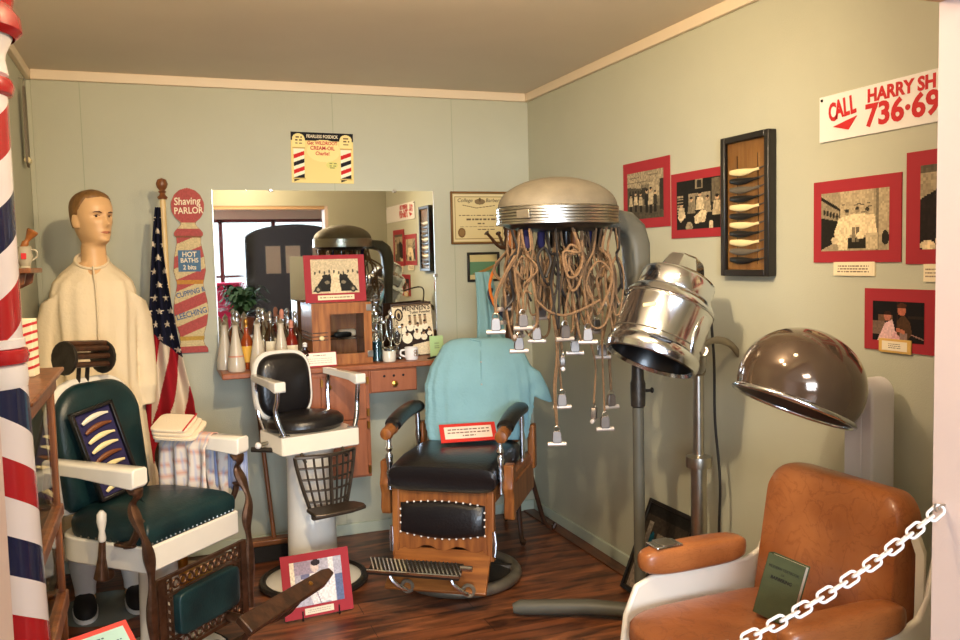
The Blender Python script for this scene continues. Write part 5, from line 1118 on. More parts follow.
# ================================================================== LEFT: POLE, CASE, SHELF
BX, BY, BR = -.300, 1.76, .088
bp = thing('barber_pole', 'tall red, white and blue striped barber pole at the left edge', 'barber pole', (BX, BY, 0))
def zv(v): return at(20, v, y=BY-.04).z
zr1, zr2, zt1, zt2 = zv(84), zv(357), zv(20), zv(350)
BU = .073
MB().lathe([(BU*.97, zr2+.03), (BU*.97, zr1-.005)], 48, caps=False).build('striped_cylinder', pole_mat('barber_stripes_upper', .31, 1.72, 1), bp)
MB().lathe([(.104, .0), (BU*1.02, zr2-.055)], 48, caps=False).build('striped_base', pole_mat('barber_stripes_lower', .285, 1.05, -1), bp)
MB().lathe([(BU*1.02, zr2-.056), (BU*1.05, zr2-.045), (BU*1.03, zr2-.018), (BU*.95, zr2-.014)], 48, caps=False).lathe([(BU*.95, zr2+.014), (BU*1.02, zr2+.016), (BU*1.02, zr2+.031), (BU*.97, zr2+.032)], 48, caps=False).build('white_moulding', M['white'], bp)
MB().lathe([(BU*.9, zr2-.016), (BU*1.06, zr2-.012), (BU*1.10, zr2), (BU*1.06, zr2+.012), (BU*.9, zr2+.016)], 48, caps=False).build('red_ring', M['redgloss'], bp)
MB().lathe([(BU*.9, zr1-.02), (BU*1.08, zr1-.013), (BU*1.14, zr1), (BU*1.08, zr1+.013), (BU*.9, zr1+.018)], 48, caps=False).build('red_ring', M['redgloss'], bp)
MB().lathe([(BU*.9, zr1+.016), (BU*1.02, zr1+.022), (BU*.96, zr1+.05), (BU*.98, zt1-.05), (BU*1.15, zt1-.022)], 48, caps=False).build('white_neck', M['white'], bp)
MB().lathe([(BR*1.0, zt1-.024), (BR*1.14, zt1-.012), (BR*1.12, zt1+.012), (BR*.98, zt1+.03), (BR*1.02, zt1+.045), (BR*.9, zt1+.07), (BR*.7, zt1+.10), (.012, zt1+.12)], 48, caps=False).build('red_cap', M['redgloss'], bp)
MB().lathe([(.012, zt1+.12), (.05, zt1+.135), (.075, zt1+.17), (.08, zt1+.205), (.065, zt1+.25), (.03, zt1+.275), (.002, zt1+.28)], 36).build('ball', M['white'], bp)
# oak glass show case along the left wall
ky1 = 2.62; cR = at(53, 372, y=ky1).x; kz = at(57, 368, y=ky1).z; kl = LEFT+.006
sc_ = thing('oak_showcase', 'tall oak glass-sided showcase against the left wall behind the striped pole', 'showcase', ((kl+cR)/2, 0, 0))
kx = (cR-kl)/2; ky0 = 2.0; st = .022
for x in (-kx, kx-st):
    for y in (ky0, ky1-st): MB().box((x, y, .02), (x+st, y+st, kz-.035)).build('stile', M['casewood'], sc_, bevel=.003)
zm, zl = at(60, 505, y=ky1).z, at(72, 590, y=ky1).z
for z, hh_ in ((kz-.06, .03), (zm-.03, .035), (zl-.045, .05), (.02, .06)):
    mb = MB(); mb.box((kx-st-.003, ky0, z), (kx+.006, ky1+.006, z+hh_)).box((-kx, ky1-st, z), (kx, ky1+.005, z+hh_)).box((-kx, ky0-.004, z), (kx, ky0+st, z+hh_)); mb.build('rail', M['casewood'], sc_, bevel=.004)
mb = MB()
for e_, z0, z1 in ((.004, kz-.038, kz-.026), (.016, kz-.026, kz-.012), (.026, kz-.012, kz)): mb.box((-kx+.002, ky0-e_, z0), (kx+e_, ky1+e_, z1))
mb.build('cornice', M['casewood'], sc_, bevel=.004)
MB().box((kx-st*.5, ky0+st, .08), (kx-st*.5+.003, ky1-st, kz-.06)).box((-kx+st, ky1-st*.5, .08), (kx-st, ky1-st*.5+.003, kz-.06)).build('glass_pane', M['pane'], sc_)
for z in (zm-.012, zl-.02): MB().box((-kx+.004, ky0+.01, z), (kx-st, ky1-st, z+.008)).build('shelf', M['casewood'], sc_)
for k in range(5):
    t = tag(MB().cbox((0, 0, 0), (.09, .12, .012)).build('razor_box', [M['bone'], M['hornbrown'], M['ivory']][k % 3], None, bevel=.003), ['cream razor box at the bottom', 'brown razor box, second up', 'ivory razor box in the middle', 'cream razor box, second from top', 'brown razor box on top'][k]+' of the stack in the oak showcase', 'box', 'razor boxes in the showcase'); t.location = ((kl+cR)/2+.01, ky1-.12-.004*k, zm-.004+.0065+k*.0125)
# striped carton on the showcase
a = at(37, 400, y=2.5); zt3 = at(37, 318, y=2.5).z
t = thing('striped_carton', 'small cream carton with red stripes standing on the oak showcase', 'carton', (cR-.034, 2.46, kz+.001), -.1)
hh_ = zt3-kz; MB().box((-.035, -.03, 0), (.014, .03, hh_)).build('carton_box', M['paper'], t, bevel=.002)
mb = MB()
for k in range(6): mb.add([(-.02, -.031, .012+k*.022), (.0142, -.031, .022+k*.022), (.0142, -.031, .029+k*.022), (-.02, -.031, .019+k*.022)], [(0, 1, 2, 3)]).add([(.0145, -.031, .022+k*.022), (.0145, .03, .022+k*.022), (.0145, .03, .029+k*.022), (.0145, -.031, .029+k*.022)], [(0, 1, 2, 3)])
mb.build('red_stripes', M['redink'], t, smooth=0)
# wall shelf with mug and brush
sy1 = 3.30; sxr = at(42, 268, y=sy1).x; sz = at(42, 268, y=sy1).z
ws = thing('wall_shelf', 'small dark wooden bracket shelf on the left wall above the showcase', 'shelf', (LEFT+.001, 3.15, 0))
MB().box((0, -.16, sz-.016), (sxr-LEFT, .15, sz)).build('board', M['casewood'], ws, bevel=.003)
for y in (-.10, .10):
    mb = MB(); mb.M = Matrix.Translation((0, y, 0)); D3 = sxr-LEFT-.02; mb.prism([(0, sz-.016), (D3, sz-.016), (D3*.95, sz-.05), (D3*.6, sz-.075), (D3*.35, sz-.085), (D3*.25, sz-.12), (0, sz-.13)], -.009, .009); mb.build('bracket', M['casewood'], ws, bevel=.002)
p = at(29, 262, y=3.24)
t = thing('shaving_mug', 'small grey shaving mug with a red mark on the wall shelf', 'mug', (p.x-.012, 3.24, sz+.001), 0); t.scale = (.72, .72, .72)
MB().lathe([(.001, 0), (.026, .001), (.022, .010), (.030, .03), (.034, .055), (.030, .085), (.034, .10), (.031, .10), (.027, .083), (.028, .03), (.001, .012)], 24).build('cup', mat('grey_mug_glaze', rgb(168, 160, 140), .25, coat=.4), t)
MB().tube(smoothpts([(.031, 0, .085), (.050, 0, .080), (.052, 0, .055), (.033, 0, .035)]), .004, 8).build('handle', mat('mug_handle_glaze', rgb(168, 160, 140), .25, coat=.4), t)
MB().cbox((-.0, -.034, .055), (.022, .004, .028)).build('red_mark', M['redink'], t, bevel=.001)
t = thing('shaving_brush', 'orange-brown wooden shaving brush resting in the grey mug', 'brush', (p.x-.012, 3.24, sz+.077), 0, ry=.55); t.scale = (.75, .75, .75)
MB().lathe([(.010, -.03), (.014, 0), (.016, .012), (.010, .022), (.012, .035), (.020, .055), (.026, .072), (.022, .078), (.001, .080)], 18).build('brush_body', M['oak'], t)
# strop on the left wall
p = at(24, 120, x=LEFT+.015)
t = thing('razor_strop', 'long grey leather razor strop hanging on the left wall beside the pole', 'strop', (LEFT+.004, p.y, p.z), PI/2)
zt4, zb4 = at(22, 76, x=LEFT+.01).z-p.z, at(24, 164, x=LEFT+.02).z-p.z
hw_ = .055
MB().loft([[(x*w_, -.006-th, z), (x*w_*0+w_, -.006, z), (x*0-w_, -.006, z)] if 0 else [(-w_, -.014, z), (w_, -.014, z), (w_, -.022, z), (-w_, -.022, z)] for z, w_, x, th in ((zb4, .012, 0, 0), (zb4+.02, .040, 0, 0), (zb4+.05, .046, 0, 0), (zt4-.10, .036, 0, 0), (zt4-.06, .016, 0, 0))]).build('leather', M['leatherstrop'], t)
MB().tube([(-.03, -.018, zb4+.03), (.03, -.018, zb4+.03)], .014, 10).build('handle_roll', M['ivory'], t)
MB().tube([(.012*math.cos(a), -.018, zt4-.045+.02*math.sin(a)) for a in [2*PI*i/16 for i in range(16)]], .003, 6, closed=True).build('ring', M['satin'], t)
MB().tube([(0, 0, zt4-.02), (0, -.025, zt4-.026)], .004, 6).build('nail', M['satin'], t)

# red-framed information card on a stand, bottom left
cy = 2.45; c0 = at(128, 617, y=cy); c1 = at(60, 648, y=cy)
t = thing('information_card', 'red-bordered pale teal information card on a low stand at bottom left', 'card', (c0.x-.075, cy-.02, c0.z-.085), .50, rx=-.9, ry=0)
MB().box((-.105, -.002, -.075), (.105, .003, .075)).build('mat_board', mat('red_card_border', rgb(222, 70, 60), .6), t)
Pic(.18, .12, 110, (.70, .84, .80)).writing(.35, .66, (.14,), .02, (.35, .45, .45)).writing(.1, .9, (.3, .42, .54, .66), .018, (.35, .45, .45)).mesh('card', t, (0, -.003, 0))
t2 = thing('card_stand', 'thin black metal stand holding the red-bordered card at bottom left', 'stand', (c0.x-.075, cy+.02, 0))
MB().tube([(0, 0, .01), (0, 0, c0.z-.105)], .008, 8).build('post', M['black'], t2); MB().lathe([(.10, 0), (.10, .008), (.02, .014), (.012, .03)], 24).build('foot', M['black'], t2)

# ================================================================== PERMANENT WAVE MACHINE
PHx, PHy = 1.345, 2.74
zb1, zb2, zdt = at(560, 221, y=PHy-.2).z, at(560, 203, y=PHy-.22).z, at(560, 178, y=PHy).z
pm = thing('permanent_wave_machine', 'grey permanent wave machine with a domed hood and hanging cords with curler clips', 'wave machine', (PHx, PHy, 0))
HRd = .222
def drum(prof, name, m_, sy=1.0): return MB().lathe(prof, 48, sx=1, sy=sy).build(name, M[m_], pm)
drum([(HRd*.98*math.cos(a), zb2-.002+.108*math.sin(a)) for a in [PI/2*i/16*.998 for i in range(17)]], 'hood_dome', 'dome', .82)
pr = []
for k in range(5):
    z = zb1+.004+(zb2-zb1-.006)*k/5; dz = (zb2-zb1-.006)/5; pr += [(HRd*.985, z), (HRd*1.005, z+dz*.2), (HRd*1.005, z+dz*.8), (HRd*.985, z+dz)]
drum([(HRd*.97, zb1-.004), (HRd*1.01, zb1-.002), (HRd*1.01, zb1+.004)]+pr+[(HRd*1.0, zb2), (HRd*.96, zb2+.004)], 'ribbed_band', 'satin', .82)
drum([(.002, zb1-.030), (HRd*.6, zb1-.028), (HRd*.85, zb1-.012), (HRd*.965, zb1+.006)], 'hood_underside', 'black', .82)
MB().cbox((-HRd*.82, -HRd*.50, (zb1+zb2)/2), (.05, .012, .03), None, RZ(-.95)).build('name_plate', M['dullmetal'], pm, bevel=.002)
# casing arm and pole
QX, QY = 1.68-PHx, 2.77-PHy
mb = MB(); rings = []
for (x, y, z, w_, d_) in ((HRd*.80, .0, zb1+.012, .045, .030), (HRd*1.02, .0, zb1+.012, .045, .036), (QX-.055, QY*.7, zb1+.002, .048, .042), (QX-.018, QY, zb1-.03, .050, .046), (QX-.003, QY, zb1-.08, .050, .045), (QX, QY, zb1-.16, .050, .042), (QX, QY, 1.40, .046, .036), (QX, QY, 1.22, .036, .028), (QX, QY, 1.14, .026, .024)):
    rings.append((x, y, z, w_, d_))
cr_ = [Vector(r_[:3]) for r_ in rings]
for i, (x, y, z, w_, d_) in enumerate(rings):
    t_ = (cr_[min(i+1, len(cr_)-1)]-cr_[max(i-1, 0)]).normalized(); n1_ = Vector((0, 1, 0)); n2_ = t_.cross(n1_).normalized()
    rings[i] = [tuple(cr_[i]+n1_*w_*math.copysign(abs(math.cos(a))**.6, math.cos(a))+n2_*d_*math.copysign(abs(math.sin(a))**.6, math.sin(a))) for a in [2*PI*k/24 for k in range(24)]]
mb.loft(rings); mb.build('casing_arm', M['greypaint'], pm)
zc_ = at(640, 391, y=2.77).z
MB().lathe([(.022, zc_-.06), (.027, zc_-.055), (.029, zc_+.03), (.024, zc_+.045), (.018, 1.2)], 20, M=Matrix.Translation((QX, QY, 0))).build('pole_collar', M['darkiron'], pm)
MB().tube([(QX, QY, zc_-.05), (QX, QY, .06)], .0215, 16).build('pole', M['greypaint'], pm)
MB().tube([(QX+.02, QY, zc_), (QX+.05, QY-.005, zc_)], .006, 8).sell((QX+.058, QY-.005, zc_), (.012, .022, .022), 1).build('collar_screw', M['darkiron'], pm)
f0 = at(513, 612, z=.02); f1 = at(640, 612, z=.02)
MB().tube([(f0.x-PHx, f0.y-PHy, .036), (f0.x-PHx+.03, f0.y-PHy-.01, .040), ((f0.x*.4+f1.x*.6)-PHx, (f0.y*.4+f1.y*.6)-PHy, .042), (1.85-PHx, 2.925-PHy, .040)], [.020, .031, .033, .030], 12).build('foot_bar', M['greypaint'], pm)
MB().tube([(QX, QY, .06), (1.78-PHx, 3.0-PHy, .05)], .026, 10).build('foot_link', M['greypaint'], pm)
MB().tube([(QX-.12, QY-.12, .04), (QX, QY, .05), (QX+.10, QY-.28, .04)], .024, 10).build('foot_bar', M['greypaint'], pm)
# cords and clips. (u, v, depth offset) of each roller measured at the hood's depth
clips = [(496, 332, -.05, 0), (506, 309, .05, .5), (507, 322, .10, .9), (523, 328, -.08, .2), (519, 336, .0, 1.0), (519, 351, -.02, .1), (537, 341, .03, -.1), (565, 339, -.07, .25), (575, 353, .07, .0), (588, 342, -.10, -.1), (602, 357, .05, .1), (612, 304, .0, .35), (596, 332, .12, .6), (562, 407, .0, .05), (557, 444, -.04, .0), (605, 429, -.02, .1), (611, 407, .06, .4), (594, 420, .02, 1.2), (562, 368, .03, 1.6), (541, 318, .13, .3)]
random.seed(11)
for k, (u, v, dy, ra) in enumerate(clips):
    p = at(u, v, y=PHy+dy); lx, ly, lz = p.x-PHx, dy, p.z
    r3 = RZ(-.35+ra)
    MB().tube([tuple(Vector((lx, ly, lz))+r3 @ Vector((sx_2*.033, 0, 0))) for sx_2 in (-1, -.98, .98, 1)], [.006, .008, .008, .006], 10).build('curler_roller', M['roller'], pm)
    mb = MB(); c_ = Vector((lx, ly, lz)); mb.M = Matrix.Translation(c_) @ r3.to_4x4()
    mb.loft([[(x*w_, y, z) for x, y in ((-1, -.010), (1, -.010), (1, .008), (-1, .008))] for z, w_ in ((.004, .013), (.012, .017), (.040, .015), (.048, .010))])
    mb.build('curler_clip', M['clip'], pm, bevel=.002)
    MB().tube([tuple(c_+r3 @ Vector((.011*math.cos(a), -.003, .052+.012*math.sin(a)))) for a in [2*PI*i/12 for i in range(12)]], .0022, 6, closed=True).build('clip_loop', M['satin'], pm)
    # cord from the hood
    a0 = math.atan2(ly*1.2, lx+.001); r0 = min(HRd*.75, max(.05, math.hypot(lx, ly)))
    s0 = Vector((max(-.17, min(.17, lx*.9))+random.uniform(-.01, .01), ly*.8, zb1-.02))
    pts = [s0, s0+Vector((random.uniform(-.01, .01), 0, -.06))]
    if lz > .95:
        pts += [Vector((lx+random.uniform(-.05, .05), ly+random.uniform(-.03, .03), zb1-.16)), Vector((lx+random.uniform(-.03, .03), ly, (zb1-.16+lz)/2+.02))]
    else:
        pts += [Vector((lx+random.uniform(-.02, .02), ly, zb1-.25)), Vector((lx+random.uniform(-.012, .012), ly, (zb1+lz)/2-.05)), Vector((lx+random.uniform(-.01, .01), ly, lz+.2))]
    pts.append(c_+Vector((0, 0, .06)))
    MB().tube(smoothpts(pts, 8), .0042, 6).build('hanging_cord', M['cord'], pm)
    if k % 2 == 0:
        pts2 = [p_+Vector((.008, .004, 0)) if 0 < i < len(pts)-1 else p_+Vector((.003, 0, 0)) for i, p_ in enumerate(pts)]; MB().tube(smoothpts(pts2, 8), .0038, 6).build('hanging_cord', M['cord'], pm)
# looped, knotted-up cords
for k in range(44):
    x0 = -.195+.39*((k*.618) % 1); y0 = random.uniform(-.14, .14); b_ = zb1-.02; dn = random.uniform(.16, .38); w_ = random.uniform(.010, .035); sg = random.choice((-1, 1))
    if k in (6, 19): w_ = .055; dn = .33
    j = lambda q: random.uniform(-q, q)
    if k % 3:
        pts = [(x0, y0, b_), (x0+j(.02), y0+j(.02), b_-.08), (x0-sg*w_+j(.01), y0+.01, b_-dn*.5), (x0-sg*w_*.6, y0+j(.02), b_-dn), (x0+sg*w_*.5, y0-.01, b_-dn*.99+j(.02)), (x0+sg*w_, y0+j(.02), b_-dn*.55), (x0+sg*w_*.1, y0+j(.02), b_-dn*.35), (x0-sg*w_*.7, y0+.01, b_-dn*.6), (x0+j(.02), y0, b_-dn*.9)]
    else:
        pts = [(x0, y0, b_), (x0+j(.02), y0+j(.02), b_-.07), (x0+j(.025), y0+j(.02), b_-dn*.4), (x0+j(.03), y0+j(.02), b_-dn*.65), (x0+j(.025), y0+j(.02), b_-dn*.9), (x0+j(.04), y0+j(.02), b_-dn*1.05)]
    MB().tube(smoothpts(pts, 6), random.choice((.0034, .0042, .005)), 6).build('coiled_cord', M['cordblack'] if k % 7 == 0 else M['cord'], pm)
pts = [at(u, v, y=PHy-.12)-Vector((PHx, PHy, 0)) for u, v in ((536, 300), (550, 312), (566, 315), (585, 308), (600, 300))]
MB().tube(smoothpts(pts, 6), .0045, 6).build('cross_cord', M['cord'], pm)
for k, (u, m_) in enumerate(((527, 'navy'), (541, 'navy'), (553, 'black'), (566, 'black'), (574, 'casewood'), (590, 'navy'), (600, 'black'), (512, 'casewood'))):
    p = at(u, 232, y=PHy-.03+.03*(k % 3)); MB().tube([(p.x-PHx, p.y-PHy, zb1-.02), (p.x-PHx, p.y-PHy, zb1-.07), (p.x-PHx, p.y-PHy, zb1-.085)], [.013, .014, .008], 12).build('cord_socket', M[m_], pm)
for k in range(5):
    x0 = -.12+.06*k; y0 = .05*math.sin(k*2); MB().tube(smoothpts([(x0, y0, zb1-.08), (x0+.012, y0, zb1-.15), (x0-.010, y0, zb1-.22), (x0+.01, y0, zb1-.27)], 6), .0045, 6).build('heater_cord', M['cordblack'], pm)

# ================================================================== CHROME HOOD DRYER
QDx, QDy = 1.90, 2.70
cd_ = thing('chrome_hair_dryer', 'polished chrome hooded hair dryer tilted on a metal pole', 'hair dryer', (QDx, QDy, 0))
c0 = at(650, 361, y=2.56); axis = (_r*.38+Vector((0, 0, 1))*.885+_f*.27).normalized()
zq = axis; xq = Vector((0, 1, 0)).cross(zq).normalized(); yq = zq.cross(xq)
Md = Matrix.Translation(c0-Vector((QDx, QDy, 0))) @ Matrix((xq, yq, zq)).transposed().to_4x4()
KD = .96
sc1 = lambda pr: [(r_*KD, z*KD) for r_, z in pr]
MB().lathe(sc1([(.150, .01), (.158, -.002), (.168, .0), (.174, .02), (.172, .040), (.164, .052)]), 48, M=Md, caps=False).build('lower_rim', M['chrome'], cd_)
MB().lathe(sc1([(.164, .052), (.166, .058), (.164, .066), (.164, .205), (.166, .210), (.165, .218), (.168, .222), (.165, .232), (.150, .252), (.138, .262)]), 48, M=Md, caps=False).build('body', M['chrome'], cd_)
MB().lathe(sc1([(.137, .260), (.139, .268), (.139, .320), (.134, .332), (.112, .345), (.092, .350)]), 48, M=Md, caps=False).build('upper_band', M['chrome'], cd_)
MB().lathe(sc1([(.094, .348), (.088, .362), (.074, .400), (.066, .412), (.040, .422), (.001, .426)]), 8, M=Md, caps=False).build('cap', M['chrome'], cd_, smooth=20, bevel=.004)
MB().lathe(sc1([(.150, .012), (.140, .06), (.135, .16), (.10, .23), (.001, .25)]), 48, M=Md, caps=False).build('dark_lining', M['black'], cd_)
for zz in (.212, .075): MB().lathe(sc1([(.1655, zz), (.1675, zz+.002), (.1655, zz+.004)]), 48, M=Md, caps=False).build('seam_line', M['dullmetal'], cd_)
def onbody(ang, z, r_=.166): return Md @ Vector((r_*KD*math.cos(ang), r_*KD*math.sin(ang), z*KD))
fa = math.atan2((Md.inverted().to_3x3() @ (-_f)).y, (Md.inverted().to_3x3() @ (-_f)).x)
# teardrop side vent and damage marks on the shell
mb = MB(); mb.M = Md @ Matrix.Rotation(fa+.75, 4, 'Z')
mb.loft([[(.163*KD, y_*.0, z_) for y_, z_ in ((0, 0),)]*12, [(.176*KD-(abs(math.cos(a)))*.004, .032*math.cos(a)*(1-.3*math.sin(a)), .125+.075*math.sin(a)) for a in [2*PI*i/12 for i in range(12)]]], None, False) if 0 else mb.sell((.160*KD, 0, .115), (.030, .075, .165), 1, nu=20, nv=14)
mb.build('side_fairing', M['chrome'], cd_)
mb = MB(); mb.M = Md @ Matrix.Rotation(fa-.15, 4, 'Z'); mb.sell((.1695*KD, 0, .047), (.008, .085, .013), .7, nu=16, nv=8); mb.build('rim_slot', M['black'], cd_)
mb = MB(); mb.M = Md @ Matrix.Rotation(fa-.62, 4, 'Z'); mb.cbox((.1655*KD, 0, .150), (.004, .045, .014), None, RX(.3)); mb.build('faded_sticker', M['ivory'], cd_, bevel=.002)
# hinge, arm, pole
zp = at(699, 372, y=QDy).z
MB().lathe([(.020, .02), (.020, zp)], 20).build('upper_pole', M['satin'], cd_)
zk = at(698, 461, y=QDy).z
MB().lathe([(.030, .02), (.030, zk), (.020, zk+.002)], 24).build('lower_pole', M['satin'], cd_)
MB().lathe([(.030, zk-.025), (.048, zk-.022), (.050, zk-.005), (.048, zk+.018), (.030, zk+.024)], 28).build('pole_collar', M['satin'], cd_)
pa = onbody(fa+1.35, .10, .160)
MB().tube(smoothpts([pa, (pa+Vector((0, 0, zp+.02)))*.5 if 0 else Vector((pa.x*.4, pa.y*.4, zp+.03)), Vector((0, 0, zp+.02)), Vector((.0, 0, zp-.03))]), [.022]*18+[.020], 12).build('hinge_bracket', M['satin'], cd_)
MB().sell((0, 0, zp+.01), (.055, .05, .06), .8).build('hinge_block', M['dullmetal'], cd_)
cw = [at(u, v, y=QDy-.02)-Vector((QDx, QDy, 0)) for u, v in ((703, 345), (716, 340), (730, 344), (741, 357))]
MB().tube(smoothpts(cw, 6), [.012]*6+[.014]*6+[.013]*6+[.008], 10, flat=.5).build('counter_lever', M['dullmetal'], cd_)
MB().lathe([(.20, 0), (.205, .015), (.17, .035), (.06, .05), (.034, .07)], 36, M=Matrix.Translation((-.06, -.02, 0)) if 0 else Matrix.Scale(.70, 4)).build('base', M['darkiron'], cd_)
wc = [Vector(at(u, v, x=RIGHT-.10)) for u, v in ((707, 292), (710, 310), (714, 360), (715, 420), (720, 480), (719, 530), (718, 600))]
wc[0] = onbody(fa+1.6, .22)+Vector((QDx, QDy, 0)); wc.append(Vector((wc[-1].x-.02, wc[-1].y, .012)))
tag(MB().tube(smoothpts(wc, 8), .0052, 8).build('power_cord', M['cordblack']), 'black power cord hanging behind the chrome dryer pole', 'cord')

# leaning dark framed picture on the floor
f0 = Vector((1.905, 3.30, .004)); 
lf = thing('framed_picture', 'black-framed dark picture leaning on the right wall behind the dryer poles', 'picture', (1.915, 3.13, .003), -PI/2, rx=-.40)
frame_box(lf, .36, .80, .02, .018, 'blackwood')
for ch in lf.children: ch.location.z = .40
ch = None
for o in list(lf.children): bpy.data.objects.remove(o)
fh_ = .42
MB().box((-.18, -.016, 0), (-.162, 0, fh_)).box((.162, -.016, 0), (.18, 0, fh_)).box((-.162, -.016, fh_-.018), (.162, 0, fh_)).box((-.162, -.016, 0), (.162, 0, .018)).build('frame', M['blackwood'], lf, bevel=.002)
p = Pic(.326, .386, 60, (.20, .17, .14)); p.rect(0, 0, 1, .12, (.1, .09, .08)).rect(.35, .30, .52, .62, (.44, .40, .34)).rect(.58, .28, .80, .55, (.66, .58, .50)).rect(.62, .45, .76, .62, (.82, .76, .68)).ell(.25, .42, .06, .12, (.04, .3, .36)).rect(.1, .2, .2, .5, (.5, .46, .40)).rect(.05, .72, .4, .98, (.52, .46, .40)).ell(.25, .75, .09, .07, (.16, .05, .08)).rect(.5, .75, .95, .9, (.35, .28, .2)).noise(.3, 2)  # pale and teal blobs: reflections of bottles, painted into the print
p.mesh('print', lf, (0, -.008, fh_/2))

# ================================================================== SALON DRYER CHAIR
AX, AY, AT = 1.485, 1.815, -PI/2+.03
oc = thing('salon_dryer_chair', 'tan marbled leather salon chair with white shell, in front right', 'salon chair', (AX, AY, 0), AT)
MB().sell((0, -.03, .455), (.50, .60, .11), .35, .45).build('seat_cushion', M['tan'], oc)
# back
bkM = Matrix.Translation((0, .235, .40)) @ Matrix.Rotation(-.13, 4, 'X')
def backprof(w, h, r, n=10, dz=0):
    out = []
    for cx, cz, a0 in ((w/2-r, dz+r*.8, -PI/2), (w/2-r*1.0-.01, dz+h-r, 0), (-(w/2-r*1.0-.01), dz+h-r, PI/2), (-(w/2-r), dz+r*.8, PI)):
        out += [(cx+r*math.cos(a0+PI/2*i/n), cz+r*(.8 if a0 in (-PI/2, PI) else 1)*math.sin(a0+PI/2*i/n)) for i in range(n+1)]
    return out
bo = backprof(.51, .475, .085)
mb = MB(); mb.M = bkM; rr = []
for k, y_ in ((.90, .045), (1, .03), (1.01, .0), (1.0, -.025), (.95, -.045), (.82, -.058), (.5, -.062), (.05, -.063)): rr.append([(x*k, y_-.035*(x*k/.25)**2, .235+(z-.235)*k) for x, z in bo])
mb.loft(rr); mb.build('back_cushion', M['tan'], oc)
# shell: side walls with a curved front edge, and a back sheet
def shell_out():
    return [(-.24, .13), (.10, .13), (.27, .16), (.285, .40), (.31, .64), (.318, .76), (.31, .80), (.285, .76), (.25, .65), (.22, .59), (.17, .57), (-.17, .57), (-.225, .55), (-.262, .47), (-.28, .35), (-.275, .22)]
for s_ in (-1, 1):
    mb = MB(); mb.M = Matrix.Translation((s_*.285, 0, 0)) @ Matrix.Rotation(PI/2, 4, 'Z')
    mb.prism(smooth_out if 0 else shell_out(), -.010, .010); mb.build('side_shell', M['shell'], oc, bevel=.008, seg=3)
    MB().sell((s_*.287, -.02, .612), (.088, .37, .084), .55, .6).build('armrest', M['tan'], oc)
rr = []
for z, y_, w_ in ((.16, .25, .26), (.30, .275, .275), (.42, .29, .285), (.60, .315, .29), (.74, .335, .275), (.80, .342, .24), (.835, .347, .18)):
    rr.append([(w_*math.sin(q), y_-(1-math.cos(q))*.08, z) for q in [-PI/2+PI*i/20 for i in range(21)]]+[(w_*.96*math.sin(q), y_-.016-(1-math.cos(q))*.08, z) for q in [PI/2-PI*i/20 for i in range(21)]])
mb = MB(); mb.loft(rr); mb.build('back_shell', M['shell'], oc)
MB().box((-.28, -.27, .13), (.28, .26, .16)).build('seat_pan', M['shell'], oc, bevel=.01)
asht = MB(); asht.M = Matrix.Translation((-.287, -.12, .655)); asht.box((-.030, -.045, -.006), (.030, .045, .003)); asht.build('ashtray', M['chrome'], oc, bevel=.003)
MB().box((-.317, -.145, .658), (-.257, -.095, .662)).build('ashtray_lid', M['satin'], oc, bevel=.002)
for x in (-.24, .24): MB().tube(smoothpts([(x, -.24, .14), (x, -.27, .05), (x, -.24, .012), (x, .2, .012), (x, .26, .05), (x, .22, .14)]), .013, 10).build('leg_frame', M['chrome'], oc)
# dryer post and bubble hood: parts of the same chair unit
dp_ = at(868, 386, y=1.90)
zpt = dp_.z+.02
rA = Matrix.Rotation(-AT, 3, 'Z')
def A(p): return rA @ (Vector(p)-Vector((AX, AY, 0)))
pc = A((1.955, 1.925, 0))
mb = MB(); w2, d2 = .048, .045
prof = [(-w2, .10), (w2, .10), (w2, zpt-.05)]+[(w2*math.cos(a), zpt-.05+.05*math.sin(a)) for a in [PI*i/12 for i in range(1, 12)]]+[(-w2, zpt-.05)]
mb.M = Matrix.Translation((pc.x, pc.y, 0)); mb.prism(prof, -d2, d2); mb.build('dryer_post', M['greydryer'], oc, bevel=.006)
mb = MB(); mb.M = Matrix.Translation((pc.x, pc.y, 0)); mb.box((-w2-.002, -d2-.004, .10), (-w2+.06, -d2, zpt-.08)); mb.build('post_cover', M['greydryer'], oc, bevel=.002)
hc = at(801, 385, y=1.93); ax2 = (_r*.385+Vector((0, 0, 1))*.90+_f*.13).normalized()
axl = rA @ ax2; xq = Vector((0, 1, 0)).cross(axl).normalized(); yq = axl.cross(xq)
Mk = Matrix.Translation(A(hc)) @ Matrix((xq, yq, axl)).transposed().to_4x4()
RH = .177
dome = [(RH*.935, -.062)]+[(RH*math.cos(a), RH*.92*math.sin(a)) for a in [-.33+(PI/2+.33-.01)*i/20 for i in range(21)]]
o = MB().lathe(dome, 56, M=Mk, caps=False).build('hood_bubble', M['brownhood'], oc); sd = o.modifiers.new('solid', 'SOLIDIFY'); sd.thickness = .006; sd.offset = -1
MB().tube([Mk @ Vector((RH*.955*math.cos(a), RH*.955*math.sin(a), -.064)) for a in [2*PI*i/56 for i in range(56)]], .008, 10, closed=True).build('hood_rim', M['chrome'], oc)
MB().lathe([(RH*.93, -.064), (RH*.80, -.050), (RH*.66, -.02), (RH*.60, .06), (RH*.3, .11), (.001, .12)], 40, M=Mk, caps=False).build('hood_lining', M['hoodin'], oc)
e0 = Mk @ Vector((0, 0, 0)); MB().tube([e0+(Vector((pc.x, pc.y, zpt-.06))-e0)*.75, Vector((pc.x, pc.y, zpt-.06))], .028, 12).build('hood_arm', M['greydryer'], oc)

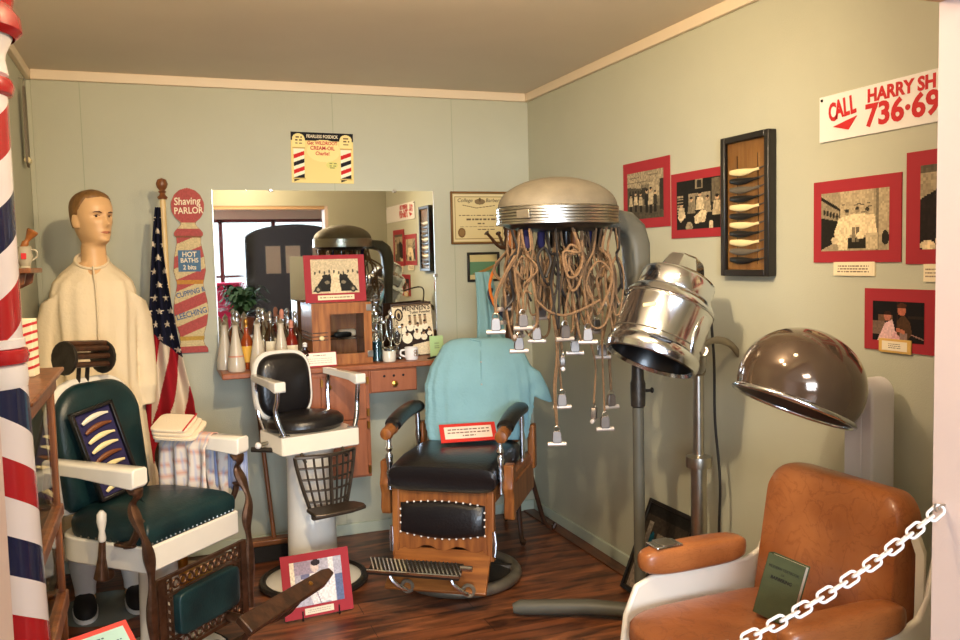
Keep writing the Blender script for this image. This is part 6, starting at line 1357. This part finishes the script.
# book on the seat
b0 = A((1.51, 1.80, 0))
bk_ = thing('green_book', 'olive green cloth textbook standing on the tan chair seat', 'book', (1.51, 1.815, .513), -PI/2+.42, rx=-.24, ry=.17); bk_.scale = (.82, 1.0, .86)
MB().box((-.064, -.016, .0), (.064, -.013, .195)).box((-.064, .013, .0), (.064, .016, .195)).box((-.064, -.016, 0), (-.060, .016, .195)).build('cover', M['bookgreen'], bk_, bevel=.001)
MB().box((-.060, -.013, .004), (.060, .013, .190)).build('page_block', M['pages'], bk_)
mb = MB(); mb.text('MODERN TEXTBOOK', .0125, 0, .158, -.0166, sx=.85, ext=.0002).text('OF', .009, 0, .142, -.0166, ext=.0002).text('BARBERING', .0145, 0, .126, -.0166, sx=.95, bold=.0004, ext=.0002); mb.build('title', M['blackink'], bk_, smooth=0)

# ================================================================== CHAIN ACROSS THE OPENING
hk3 = Vector(at(944, 508, y=Y0-.03)); hk3.x = JR
ch = thing('barrier_chain', 'white plastic link chain strung across the doorway, hooked at the right jamb', 'chain', (hk3.x, hk3.y, hk3.z))
a_c, half = 1.62, (JR-JL)/2
def cat(x): return a_c*(math.cosh((x+half)/a_c)-math.cosh(half/a_c))      # x from 0 (hook) to -2*half
# even arc length samples
S_, xs_ = 0, [0.0]; x = 0; step = .0005; acc = 0; P_ = [(0, 0)]
pitch = .0305
while x > -2*half:
    x2 = x-step; acc += math.hypot(step, cat(x2)-cat(x)); x = x2
    if acc >= pitch: P_.append((x, cat(x))); acc = 0
def link(L, W, r):
    pts = []
    for i in range(9): a = -PI/2+PI*i/8; pts.append((L/2-W/2+W/2*math.cos(a), W/2*math.sin(a), 0))
    for i in range(9): a = PI/2+PI*i/8; pts.append((-L/2+W/2+W/2*math.cos(a), W/2*math.sin(a), 0))
    return MB().tube(pts, r, 8, closed=True)
lk = link(.0415, .0205, .0030)
first = None
for i in range(1, len(P_)-1):
    (xa, za), (xb, zb_) = P_[i-1], P_[i]; ang = math.atan2(za-zb_, xa-xb)
    if first is None: o = lk.build('chain_link', M['chain'], ch); first = o
    else: o = first.copy(); COL.objects.link(o); o.parent = ch
    o.location = ((xa+xb)/2-.012, 0, (za+zb_)/2)
    o.rotation_euler = (Matrix.Rotation(-ang, 3, 'Y') @ Matrix.Rotation(.9 if i % 2 else -.55, 3, 'X')).to_euler()
for (x, nm_, lb) in ((JR, 'chain_hook', 'small steel screw hook holding the chain on the right jamb'), (JL, 'chain_hook', 'small steel screw hook on the left jamb at chain end')):
    sg = -1 if x > 0 else 1
    t = MB().tube(smoothpts([(0, 0, 0), (sg*.012, 0, 0), (sg*.018, 0, -.008), (sg*.024, 0, -.010), (sg*.028, 0, -.002), (sg*.026, 0, .006)], 5), .0022, 8).build(nm_, M['satin']); t.location = (x, hk3.y, hk3.z+.006); tag(t, lb, 'hook')
